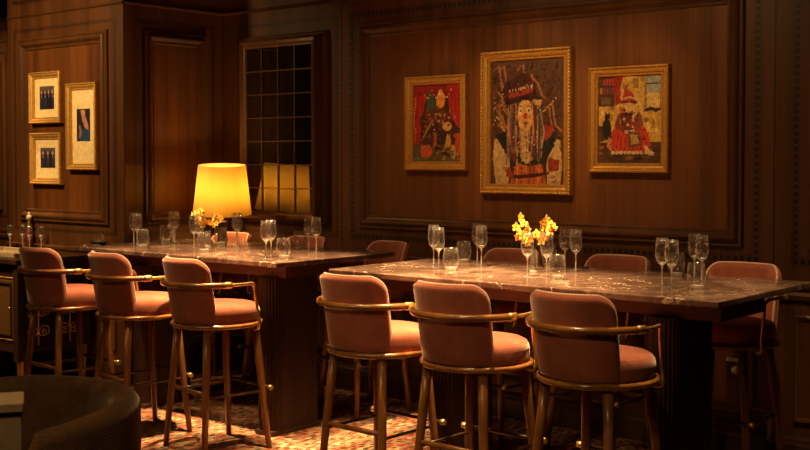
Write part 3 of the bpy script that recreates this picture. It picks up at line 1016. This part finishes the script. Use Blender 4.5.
RT = (-4.44, -2.15, 4.615, 5.655)
make_table('left marble topped bar table on ribbed pedestals, carrying the yellow lamp', *LT, .62, .178)
make_table('right marble topped bar table on ribbed pedestals, in front of the three paintings', *RT, .72, .31)

# ------------------------------------------------------------------ bar stools
def backrest_mesh(mb, mi=0):
    Rc, T, hA = 0.222, 0.056, math.radians(58)
    z0, z1, cr = 0.738, 1.098, 0.080
    hw = hA * Rc
    NA, NZ = 44, 30
    def ease(t):
        return 0.5 - 0.5 * math.cos(PI * t)
    front, back = [], []
    for i in range(NA + 1):
        arc = -hw + 2 * hw * ease(i / NA)
        d = hw - abs(arc)
        zt = z1 if d >= cr else z1 - cr + math.sqrt(max(cr * cr - (cr - d) ** 2, 0))
        for k in range(NZ + 1):
            z = z0 + (zt - z0) * math.sin(PI / 2 * k / NZ)
            px, pz = d, z1 - z
            if px < cr and pz < cr:
                s = cr - math.hypot(cr - px, cr - pz)
            else:
                s = min(px, pz)
            s = min(s, (z - z0) * 2 + .01)
            e = .026
            u = min(max(s, 0) / e, 1)
            ht = T / 2 * math.sqrt(max(1 - (1 - u) ** 2, 0))
            a = arc / Rc
            sh = -(z - z0) * 0.14 - 0.012 * ((z - z0) / (z1 - z0)) ** 2
            widen = 1 + 0.05 * (z - z0) / (z1 - z0)
            for lst, rr in ((back, Rc + ht), (front, Rc - ht)):
                lst.append((rr * widen * math.sin(a), -rr * math.cos(a) + sh, z))
    w_ = NZ + 1
    fb = [(i * w_ + k, i * w_ + k + 1, (i + 1) * w_ + k + 1, (i + 1) * w_ + k) for i in range(NA) for k in range(NZ)]
    mb.add(back, fb, mi, True)
    mb.add(front, [tuple(reversed(f)) for f in fb], mi, True)
    # piping path along the border
    path = []
    for i in range(NA + 1):
        arc = -hw + 2 * hw * ease(i / NA)
        path.append(back[i * w_ + NZ])
    left = [back[k] for k in range(0, NZ, 4)]
    right = [back[NA * w_ + k] for k in range(NZ - 4, -1, -4)]
    return left + path + right
def hoop(a, R=0.277, z=0.958, cy=-0.028):
    return (R * math.cos(math.radians(a)), cy + R * math.sin(math.radians(a)), z)
def make_stool():
    t = thing('bar_stool', 'salmon velvet bar stool', 'stool')
    q = MB()
    q.tube([(0.251 * math.cos(2 * PI * k / 48), 0.251 * math.sin(2 * PI * k / 48), .72) for k in range(48)], .014, 10, 0, True)
    q.build('seat_ring', M['stool_wood'], t)
    # cushion: round front, flattened where the backrest stands
    q = MB()
    prof = [(0.0, .722), (.85, .722), (.95, .726), (.99, .738), (1.0, .755), (1.0, .785), (.985, .805), (.95, .820), (.88, .829), (.6, .838), (.3, .842), (0.0, .843)]
    n = 40; vs = []; fs = []
    for (f, z) in prof:
        for k in range(n):
            a = 2 * PI * k / n
            x, y = .246 * math.cos(a), .246 * math.sin(a)
            y = max(y, -.185)
            vs.append((x * max(f, 1e-4), y * max(f, 1e-4), z))
    for i in range(len(prof) - 1):
        for k in range(n):
            l = (k + 1) % n
            fs.append((i * n + k, i * n + l, (i + 1) * n + l, (i + 1) * n + k))
    q.add(vs, fs, 0, True)
    q.build('seat_cushion', M['velvet'], t)
    q = MB(); border = backrest_mesh(q)
    bk = q.build('backrest', M['velvet'], t)
    q = MB(); q.tube(border, .0065, 6)
    q.build('sheen_piping', M['sheen_piping'], bk)
    q = MB()
    q.tube([hoop(-10 - k * 160 / 40) for k in range(41)], .0165, 12)
    q.build('arm_rail', M['stool_wood'], t)
    for s in (1, -1):
        b = MB()
        pts = []
        for a in range(-12, 19, 5):
            pts.append(hoop(a))
        e = Vector((0.275 * math.cos(math.radians(28)), .275 * math.sin(math.radians(28)), .72))
        h0 = Vector(hoop(18)); h1 = Vector(hoop(28)); h1.z -= .052
        cn = Vector(hoop(28.5))
        for q in (.2, .4, .6, .8, 1.0):      # bend
            pts.append(tuple(h0 * (1 - q) ** 2 + cn * (2 * q * (1 - q)) + h1 * q * q))
        pts += [tuple(h1.lerp(e, .5)), tuple(e + Vector((0, 0, .03))), tuple(e + Vector((.002, 0, -.008))), tuple(e + Vector((-.006, -.004, -.024))), tuple(e + Vector((-.022, -.010, -.030))), tuple(e + Vector((-.038, -.016, -.024)))]
        pts = [(s * p[0], p[1], p[2]) for p in pts]
        b.tube(pts, .0092, 10)
        col = [hoop(a) for a in (-18, -15, -12, -8.5)]
        b.tube([(s * p[0], p[1], p[2]) for p in col], [.0185, .0185, .0185, .0175], 12)
        b.build('arm_bracket', M['brass'], t)
    A45 = [45, 135, 225, 315]
    def legpt(a, f):
        r = .222 + (.302 - .222) * f
        return Vector((r * math.cos(math.radians(a)), r * math.sin(math.radians(a)), .712 * (1 - f)))
    for a in A45:
        b = MB()
        b.tube([legpt(a, f) for f in (0, .3, .6, 1.0)], [.023, .0225, .020, .0155], 12)
        b.build('leg', M['leg'], t)
    fz = 0.51
    b = MB(); p0, p1 = legpt(225, fz), legpt(315, fz)
    b.tube([p0, p0.lerp(p1, .5), p1], [.0125, .014, .0125], 10)
    b.build('stretcher', M['leg'], t)
    for (a, c) in ((45, 315), (135, 225)):
        b = MB(); b.tube([legpt(a, .54), legpt(c, .54)], .008, 8)
        b.build('stretcher', M['dark_leg'], t)
    b = MB(); p0, p1 = legpt(135, .51), legpt(45, .51)
    caps = []
    ex = Vector((.045, 0, 0)); of = Vector((0, .024, 0))
    b.tube([p0 - ex + of, p1 + ex + of], .009, 10)
    for p, d in ((p0 - ex + of, -1), (p1 + ex + of, 1)):
        caps.append((p, d))
    fr = b.build('footrest', M['dark_bronze'], t)
    for p, d in caps:
        b = MB(); b.tube([p - Vector((d * .012, 0, 0)), p + Vector((d * .014, 0, 0))], .0145, 12)
        b.build('end_cap', M['brass'], fr)
    return t
proto = make_stool()
STOOLS = [
    (-6.455, 4.315, -4, 'front', 'salmon velvet bar stool at the front of the left table, nearest the sideboard'),
    (-5.765, 4.35, -9, 'front', 'salmon velvet bar stool at the front of the left table, middle of its three'),
    (-5.115, 4.395, -9, 'front', 'salmon velvet bar stool by the right end of the left table, its front side'),
    (-3.790, 4.305, -1, 'front', 'salmon velvet bar stool at the front of the right table, left of three'),
    (-3.200, 4.31, -1, 'front', 'salmon velvet bar stool at the front of the right table, in the middle of three'),
    (-2.572, 4.335, -3, 'front', 'salmon velvet bar stool at the front of the right table, rightmost and largest in view'),
    (-2.585, 5.64, 180, 'far', 'salmon bar stool behind the far right corner of the right table'),
    (-3.335, 5.64, 180, 'far', 'salmon bar stool behind the right table, back showing left of its right end glasses'),
    (-4.06, 5.64, 180, 'far', 'salmon bar stool beyond the right table, only its back showing behind the orchid vase'),
    (-5.12, 5.66, 168, 'far', 'salmon bar stool in the gap beyond the left table and right table'),
    (-5.86, 5.66, 180, 'far', 'salmon bar stool beyond the left table, back showing behind the right end glasses'),
    (-6.60, 5.62, 180, 'far', 'salmon bar stool beyond the left table, back showing below the yellow lamp'),
]
for i, (x, y, rz, side, lab) in enumerate(STOOLS):
    o = proto if i == 0 else copy_tree(proto)
    o.location = (x, y, 0)
    o.rotation_euler = (0, 0, math.radians(rz))
    tag(o, lab, 'stool', 'bar stools along the front of the tables' if side == 'front' else 'bar stools between tables and wall')

# ------------------------------------------------------------------ table lamp
LX, LY = -6.585, 5.718
lamp = thing('table_lamp', 'lit table lamp with tapered yellow shade on the left table', 'lamp', (LX, LY, 1.05))
b = MB(); b.lathe([(0, 0), (.038, 0), (.040, .008), (.038, .016), (.036, .03), (.034, .12), (.040, .13), (.040, .14), (.02, .15), (0, .152)], 24)
b.build('base', M['dark_bronze'], lamp)
b = MB(); b.lathe([(.0, .15), (.012, .15), (.012, .20), (.018, .205), (.018, .24), (0, .242)], 16)
b.build('stem', M['brass'], lamp)
b = MB(); b.ball((0, 0, .29), .026, 14)
bulb = b.build('bulb', M['bulb'], lamp)
b = MB()
zb, zt = .200, .562
b.lathe([(.216, zb), (.173, zt), (.1715, zt), (.2145, zb), (.216, zb)], 48)
sh = b.build('lamp_shade', M['shade'], lamp)
b = MB()
for k in range(3):
    a = 2 * PI * k / 3
    b.tube([(0.0, 0, zt - .03), (.172 * math.cos(a), .172 * math.sin(a), zt - .012)], .002, 6)
b.ball((0, 0, zt - .022), .008, 8)
b.tube([(0, 0, .24), (0, 0, zt - .03)], .003, 6)
ca = b.build('shade_carrier', M['brass'], lamp)
for q in (sh, ca):      # the shade sits slightly tipped
    q.rotation_euler = (math.radians(3.2), math.radians(3.6), 0)
for lz in (.31, .45):
    pl_ = bpy.data.lights.new('lamp_bulb_light', 'POINT')
    pl_.energy = 2.6 if lz < .4 else 1.8
    pl_.color = (1.0, 0.63, 0.26)
    pl_.shadow_soft_size = .04
    plo = bpy.data.objects.new('lamp_bulb_light', pl_)
    COL.objects.link(plo)
    plo.parent = lamp
    plo.location = (0, 0, lz + .03)

# ------------------------------------------------------------------ glasses
def make_wine_glass():
    t = thing('wine_glass', 'wine glass', 'glass')
    b = MB()
    out = [(.006, .098), (.018, .106), (.028, .120), (.0335, .140), (.0345, .158), (.0325, .185), (.0285, .226)]
    inn = [(r - .0012, z + .0012) for r, z in reversed(out)]
    b.lathe(out + [(.0278, .227)] + inn, 28)
    b.build('bowl', M['glass'], t)
    b = MB(); b.lathe([(.0042, .006), (.0036, .02), (.0034, .075), (.0046, .09), (.0075, .0985), (.0165, .1055), (.0215, .1125), (.012, .1135), (0, .114)], 14)
    b.build('stem', M['glass_base'], t)
    b = MB(); b.lathe([(0, 0), (.036, 0), (.0362, .0015), (.03, .003), (.012, .005), (.004, .008), (0, .008)], 28)
    b.build('foot', M['glass'], t)
    return t
def make_tumbler():
    t = thing('stemless_glass', 'stemless glass', 'glass')
    b = MB()
    out = [(.026, .004), (.037, .022), (.0435, .045), (.045, .062), (.043, .085), (.0365, .122)]
    inn = [(r - .0014, z + .001) for r, z in reversed(out)]
    b.lathe(out + [(.0358, .123)] + inn, 30)
    b.build('bowl', M['glass'], t)
    b = MB(); b.lathe([(0, 0), (.027, 0), (.0295, .006), (.033, .014), (.034, .0175), (.028, .0185), (0, .019)], 28)
    b.build('base', M['glass_base'], t)
    return t
wg, tb = make_wine_glass(), make_tumbler()
first = {'w': True, 't': True}
CL = [
    ('at the left end of the right table',
     [(-4.149, 5.18), (-3.975, 5.006), (-4.06, 5.478), (-3.915, 5.32)], [(-3.864, 4.973), (-4.12, 5.425)]),
    ('beside the orchid vase on the right table',
     [(-3.385, 5.00), (-3.280, 5.02), (-3.454, 5.47), (-3.311, 5.35)], [(-3.175, 4.955), (-3.577, 5.50)]),
    ('at the right end of the right table',
     [(-2.632, 5.027), (-2.54, 4.945), (-2.674, 5.452), (-2.582, 5.345)], [(-2.435, 4.985), (-2.786, 5.475)]),
    ('at the right end of the left table',
     [(-5.27, 4.97), (-5.225, 4.885), (-5.454, 5.485), (-5.309, 5.408)], [(-5.125, 4.935), (-5.556, 5.50)]),
    ('by the lamp on the left table',
     [(-6.150, 5.09), (-6.060, 5.055), (-6.190, 5.505), (-6.085, 5.42)], [(-5.868, 4.938), (-6.285, 5.44)]),
    ('at the left end of the left table',
     [(-6.745, 5.04), (-6.655, 5.00), (-6.754, 5.394), (-6.651, 5.327)], [(-6.514, 4.94), (-6.845, 5.40)]),
]
WL = ['left of the front pair', 'right of the front pair', 'left of the rear pair', 'right of the rear pair']
TL = ['front one', 'rear one']
for place, ws, ts in CL:
    for (x, y), d in zip(ws, WL):
        o = wg if first['w'] else copy_tree(wg)
        first['w'] = False
        o.location = (x, y, 1.05)
        o.rotation_euler = (0, 0, random.uniform(0, 6))
        tag(o, 'stemmed wine glass %s, %s' % (place, d), 'wine glass', 'stemmed wine glasses on the tables')
    for (x, y), d in zip(ts, TL):
        o = tb if first['t'] else copy_tree(tb)
        first['t'] = False
        o.location = (x, y, 1.05)
        tag(o, 'stemless glass %s, %s of two' % (place, d), 'glass', 'stemless glasses on the tables')

# ------------------------------------------------------------------ vases and orchids
def make_vase(label, x, y):
    t = thing('bud_vase', label, 'vase', (x, y, 1.05), 0, 'glass bud vases on the tables')
    b = MB(); b.lathe([(.020, .004), (.021, .03), (.021, .112), (.0195, .113), (.0195, .012), (0, .011)], 24)
    b.build('body', M['glass'], t)
    b = MB(); b.lathe([(0, 0), (.021, 0), (.0215, .006), (.019, .012), (0, .012)], 24)
    b.build('base', M['glass_base'], t)
    return t
def blossom_mesh(mb, c, r, yaw, pitch):
    X = Matrix.Translation(Vector(c)) @ Matrix.Rotation(yaw, 4, 'Z') @ Matrix.Rotation(pitch, 4, 'X')
    mb.xf = X
    for k in range(5):
        a = 2 * PI * k / 5 + .3
        ln = r * (1.0 if k % 2 else .85); wd = r * .33
        vs = []; rows = 5
        for i in range(rows + 1):
            t = i / rows
            wdt = wd * math.sin(PI * (0.12 + .83 * t)) * (1 if i < rows else .35)
            for s in (-1, 0, 1):
                px, pz = t * ln, s * wdt
                dep = -.25 * r * t * t - (.10 * r if s == 0 else 0) * math.sin(PI * t)
                vs.append((px * math.cos(a) - pz * math.sin(a), -dep * -1 - 0.0, px * math.sin(a) + pz * math.cos(a)))
        fs = []
        for i in range(rows):
            for s in range(2):
                fs.append((i * 3 + s, i * 3 + s + 1, (i + 1) * 3 + s + 1, (i + 1) * 3 + s))
        mb.add(vs, fs, 0, True)
    mb.ball((0, -.012 * r / .022, -.1 * r), r * .26, 8, 1, (1, 1.3, .9))
    mb.xf = None
RX, RYY = 0.765, 0.644
SPR = [[(-.065, .31), (-.05, .275), (-.088, .255), (-.036, .262), (-.028, .235), (-.072, .228), (-.052, .207), (-.028, .203), (-.076, .196), (-.042, .178), (-.012, .19), (-.022, .165)],
       [(.066, .298), (.048, .280), (.086, .268), (.060, .252), (.104, .248), (.038, .238), (.078, .226), (.050, .207), (.022, .202), (.060, .192), (.034, .176), (.008, .212)]]
def make_spray(label, x, y, spots, group, turn=0.0, sc=1.0):
    t = thing('orchid_spray', label, 'flower', (x, y, 1.062), turn, group)
    t.scale = (sc, sc, sc)
    top = spots[0]
    s = MB()
    lean = top[0]
    path = [(0.006 * (1 if lean > 0 else -1), 0, .002), (0, 0, .05)]
    for f in (.4, .6, .8, 1.0):
        path.append((lean * f * RX * f, lean * f * f * RYY, .05 + (top[1] - .05) * f))
    s.tube(path, .0022, 6)
    s.build('stem', M['green'], t)
    for (dr, z) in spots:
        b = MB()
        dd = random.uniform(-.03, .03)
        z *= .90
        blossom_mesh(b, (dr * RX - dd * RYY, dr * RYY + dd * RX, z), random.uniform(.024, .031), math.radians(40) + random.uniform(-.8, .8), random.uniform(-.7, .4))
        b.build('blossom', [M['petal'], M['petal_centre']], t)
    return t
make_vase('slim clear bud vase of yellow orchids on the right table', -3.46, 5.17)
make_spray('yellow orchid spray leaning left in the right table vase', -3.464, 5.167, SPR[0], 'yellow orchid sprays')
make_spray('yellow orchid spray leaning right in the right table vase', -3.456, 5.173, SPR[1], 'yellow orchid sprays')
make_vase('slim clear bud vase of orange orchids in front of the yellow lamp', -6.19, 5.245)
make_spray('orange yellow orchid spray in front of the lamp, leaning left', -6.197, 5.240, SPR[0][1:], 'yellow orchid sprays', 0.35, .95)
make_spray('orange yellow orchid spray in front of the lamp, leaning right', -6.183, 5.250, SPR[1][1:], 'yellow orchid sprays', 0.0, .85)

# ------------------------------------------------------------------ sideboard at the left
sb = thing('sideboard', 'dark wooden sideboard with gilt beading and fretwork against the corner panel', 'sideboard', (-7.33, 4.48, 0))
b = MB()
W_, D_ = 1.65, 0.62
b.box((-W_, .02, .28), (-.02, D_, .91), 0, .006)
for x in (-W_ + .02, -.04):
    b.box((x - .02, 0, .22), (x + .04, .05, .91), 0, .006)
b.build('carcass', M['dark_wood'], sb)
b = MB(); b.box((-W_ - .02, -.025, .91), (.02, D_ + .02, .95), 0, .008)
b.build('top', M['dark_wood'], sb)
for k in range(3):
    x1 = -.06 - k * .53; x0 = x1 - .51
    b = MB(); b.box((x0, .006, .385), (x1, .03, .795), 0, .004)
    dr = b.build('door', M['amber_panel'], sb)
    c = MB(); c.loopframe((x0 + .02, .40, x1 - .02, .78), [(0, -.006), (0, .004), (.008, .007), (.016, -.006)])
    c.build('door_moulding', M['dark_wood'], dr)
    c = MB(); c.ball(((x1 - .035), -.004, .6), .011, 10)
    c.build('knob', M['brass'], dr)
b = MB()
for z in (.812, .370):
    for i in range(100):
        b.ball((-.04 - i * .0158, .012, z), .0062, 6)
b.build('beading', M['brass'], sb)
# fretwork on the end
b = MB()
def curl(y, z, r, s, tw=1.0):
    return [(0, y + s * (r * (1 - k / 22) * math.cos(tw * k * .42) - r), z + r * (1 - k / 22) * math.sin(tw * k * .42)) for k in range(20)]
b.box((-.022, .06, .30), (-.018, .58, .86))
for yc in (.17, .43):
    for zc_ in (.42, .56, .70):
        for s in (1, -1):
            b.tube([(p[0] - .008, p[1], p[2]) for p in curl(yc + s * .004, zc_, .05, -s, 1)], .0045, 6, 1)
            b.tube([(p[0] - .008, p[1], p[2]) for p in curl(yc + s * .004, zc_, .035, -s, -1)], .0045, 6, 1)
    b.tube([(-.008, yc, .32), (-.008, yc, .82)], .005, 6, 1)
b.build('fretwork', [M['black'], M['brass']], sb)
for x in (-.05, -W_ + .05):
    for y in (.05, D_ - .05):
        b = MB(); b.tube([(x, y, .285), (x, y, .24), (x, y, 0)], [.03, .028, .014], 10)
        lg = b.build('leg', M['gilt_pale'], sb)
# flutes, bottle, tray on the sideboard
def make_flute():
    t = thing('champagne_flute', 'flute', 'glass')
    b = MB()
    out = [(.008, .082), (.015, .095), (.021, .115), (.0235, .135), (.0225, .155), (.019, .182)]
    b.lathe(out + [(.0185, .1825)] + [(r - .001, z + .001) for r, z in reversed(out)], 22)
    b.build('bowl', M['glass'], t)
    b = MB(); b.lathe([(0, .080), (.008, .081), (.0145, .0955), (.0200, .115), (.0, .116)], 20)
    b.build('wine', M['glass_base'], t)  # not a drink: pale cone paints in light caught by the bowl
    b = MB(); b.lathe([(.004, .004), (.0034, .03), (.004, .07), (.009, .083), (0, .084)], 12)
    b.build('stem', M['glass_base'], t)
    b = MB(); b.lathe([(0, 0), (.029, 0), (.029, .002), (.008, .005), (0, .006)], 22)
    b.build('foot', M['glass'], t)
    return t
flute = make_flute()
FL = [(-8.326, 5.03, 'leftmost champagne flute standing on the sideboard'), (-8.235, 5.085, 'champagne flute on the sideboard just left of the bottle'),
      (-8.075, 5.045, 'champagne flute on the sideboard in front of the bottle'), (-7.975, 5.085, 'rightmost champagne flute standing on the sideboard')]
for i, (x, y, lab) in enumerate(FL):
    o = flute if i == 0 else copy_tree(flute)
    o.location = (x, y, .95)
    tag(o, lab, 'champagne glass', 'champagne flutes on the sideboard')
bt = thing('bottle', 'gold necked bottle with pale stopper among the champagne flutes', 'bottle', (-8.165, 5.10, .95))
b = MB(); b.lathe([(0, 0), (.034, 0), (.036, .01), (.036, .10), (.03, .13), (.017, .16), (0, .162)], 22)
b.build('body', M['red_glass'], bt)
b = MB(); b.lathe([(.016, .158), (.0155, .215), (.018, .22), (0, .222)], 18)
b.build('neck', M['brass'], bt)
b = MB(); b.ball((0, 0, .245), .023, 14, 0, (1, 1, 1.1)); b.ball((0, 0, .275), .012, 10)
b.build('stopper', M['pale_plastic'], bt)
tr_ = MB()
tr_.box((-8.10, 4.52, .951), (-7.42, 4.84, .960), 0, .004)
tr_.box((-8.10, 4.52, .955), (-8.08, 4.84, .985), 0, .004); tr_.box((-7.44, 4.52, .955), (-7.42, 4.84, .985), 0, .004)
tr_.box((-8.10, 4.52, .955), (-7.42, 4.54, .985), 0, .004); tr_.box((-8.10, 4.82, .955), (-7.42, 4.84, .985), 0, .004)
tag(tr_.build('serving_tray', M['stone']), 'pale flat rimmed tray at the front of the sideboard top', 'tray')

# dish, cup and spoon at the left end of the left table
dx, dy = -6.90, 4.86
b = MB(); b.lathe([(0, 0), (.035, 0), (.055, .012), (.068, .028), (.066, .028), (.05, .013), (0, .006)], 26)
tag(b.build('shallow_dish', M['black'], None, (dx, dy, 1.05)), 'dark shallow dish on the left end of the left table', 'dish')
cu = thing('glass_cup', 'small clear cup sitting in the dark dish', 'cup', (dx, dy, 1.0565))
b = MB(); out = [(.018, .002), (.030, .02), (.033, .04), (.026, .072)]
b.lathe(out + [(.025, .073)] + [(r - .0015, z + .001) for r, z in reversed(out)], 22)
b.build('bowl', M['glass'], cu)
b = MB(); b.lathe([(0, 0), (.018, 0), (.026, .014), (.028, .02), (0, .021)], 20)
b.build('base', M['glass_base'], cu)
b = MB()
b.ball((0, 0, .0055), .018, 10, 0, (1.3, .8, .28)); b.tube([(.02, 0, .006), (.07, 0, .009), (.12, 0, .005)], [.003, .002, .0035], 6)
sp = b.build('spoon', M['silver'], None, (-6.90, 4.745, 1.05)); sp.rotation_euler = (0, 0, 0.5)
tag(sp, 'small silver spoon lying beside the dark dish', 'spoon')

# ------------------------------------------------------------------ tub chair and stone plinth in the foreground
tc = thing('tub_chair', 'dark brown tweed tub armchair with curved back in the near left', 'armchair', (-3.97, 2.37, 0))
def tub(mb, R, T, z0, z1, a0, a1, drop, n=48):
    prof = []
    for k in range(13):
        t = PI * k / 12
        prof.append((R - T / 2 + T / 2 * math.cos(t), z1 - T / 2 + T / 2 * math.sin(t)))
    prof = [(R - .015, z0)] + [(R, z0 + .1)] + prof + [(R - T, z0 + .1), (R - T, z0)]
    m = len(prof); vs = []; fs = []
    for i in range(n + 1):
        t = i / n
        a = math.radians(a0 + (a1 - a0) * t)
        e = abs(2 * t - 1)
        dz = -drop * max(0, (e - .35) / .65) ** 2
        # rounded arm ends: shrink section towards its centre
        endd = min(t, 1 - t) * math.radians(abs(a1 - a0)) * R
        s = 1 if endd > T / 2 else math.sqrt(max(1 - (1 - endd / (T / 2)) ** 2, 0.0))
        for (r, z) in prof:
            rr = (R - T / 2) + (r - (R - T / 2)) * max(s, .02)
            zz = z0 + (z - z0) * (1 if s >= 1 else (.90 + .10 * s)) + dz * (z - z0) / (z1 - z0)
            vs.append((rr * math.cos(a), rr * math.sin(a), zz))
    for i in range(n):
        for k in range(m - 1):
            fs.append((i * m + k, i * m + k + 1, (i + 1) * m + k + 1, (i + 1) * m + k))
        fs.append((i * m + m - 1, i * m, (i + 1) * m, (i + 1) * m + m - 1))
    fs.append(tuple(range(m))); fs.append(tuple(reversed(range(n * m, n * m + m))))
    mb.add(vs, fs, 0, True)
b = MB(); tub(b, .50, .105, .14, .755, -22, 205, .05)
b.build('back_shell', M['tub_fabric'], tc)
b = MB(); b.lathe([(0, .14), (.39, .14), (.39, .36), (0, .36)], 40)
b.build('seat_base', M['tub_fabric'], tc)
b = MB(); b.lathe([(0, .36), (.36, .36), (.385, .38), (.385, .43), (.36, .455), (.2, .47), (0, .472)], 40)
b.build('seat_cushion', M['tub_fabric'], tc)
for a in (45, 135, 225, 315):
    x, y = .33 * math.cos(math.radians(a)), .33 * math.sin(math.radians(a))
    b = MB(); b.tube([(x, y, .15), (x * 1.08, y * 1.08, 0)], [.022, .014], 10)
    b.build('leg', M['dark_wood'], tc)
# plinth faces the aisle diagonally
cxp, cyp = -3.212, 1.982
rz_p = math.radians(58.0)
rv = Vector((math.cos(rz_p), math.sin(rz_p), 0)); wv_ = Vector((-math.sin(rz_p), math.cos(rz_p), 0))
ctr = Vector((cxp, cyp, 0)) - rv * .285 + wv_ * .09
b = MB()
b.box((-.28, -.085, 0), (.28, .085, .865), 0, .006)
pt = thing('stone_plinth', 'square pale stone plinth at the near left corner, in front of the tub chair', 'plinth', tuple(ctr), rz_p)
b.build('shaft', M['stone'], pt)
b = MB(); b.box((-.285, -.09, .865), (.285, .09, .90), 0, .006)
b.build('top_slab', M['stone'], pt)

# ------------------------------------------------------------------ wall socket and plug behind the right table
so = thing('wall_socket', 'wall socket with pale upper strip low on the panelling', 'socket', (-2.735, WY - 0.003, .49))
b = MB(); b.box((-.055, -.010, -.055), (.055, 0, .035), 0, .003)
b.build('back_box', M['dark_bronze'], so)
b = MB(); b.box((-.055, -.012, .040), (.055, 0, .062), 0, .003)
b.build('cover_strip', M['pale_plastic'], so)
pg = thing('power_plug', 'round pale plug with a black cord pushed into the wall socket', 'plug', (-2.725, WY - 0.0135, .485))
b = MB(); b.xf = Matrix.Rotation(PI / 2, 4, 'X'); b.lathe([(0, 0), (.026, 0), (.027, .02), (.02, .032), (0, .034)], 20); b.xf = None
b.build('plug_body', M['pale_plastic'], pg)
b = MB(); b.tube([(0, -.02, -.02), (.005, -.022, -.08), (.02, -.022, -.18), (.03, -.022, -.31)], .0035, 6)
b.build('cord', M['black'], pg)
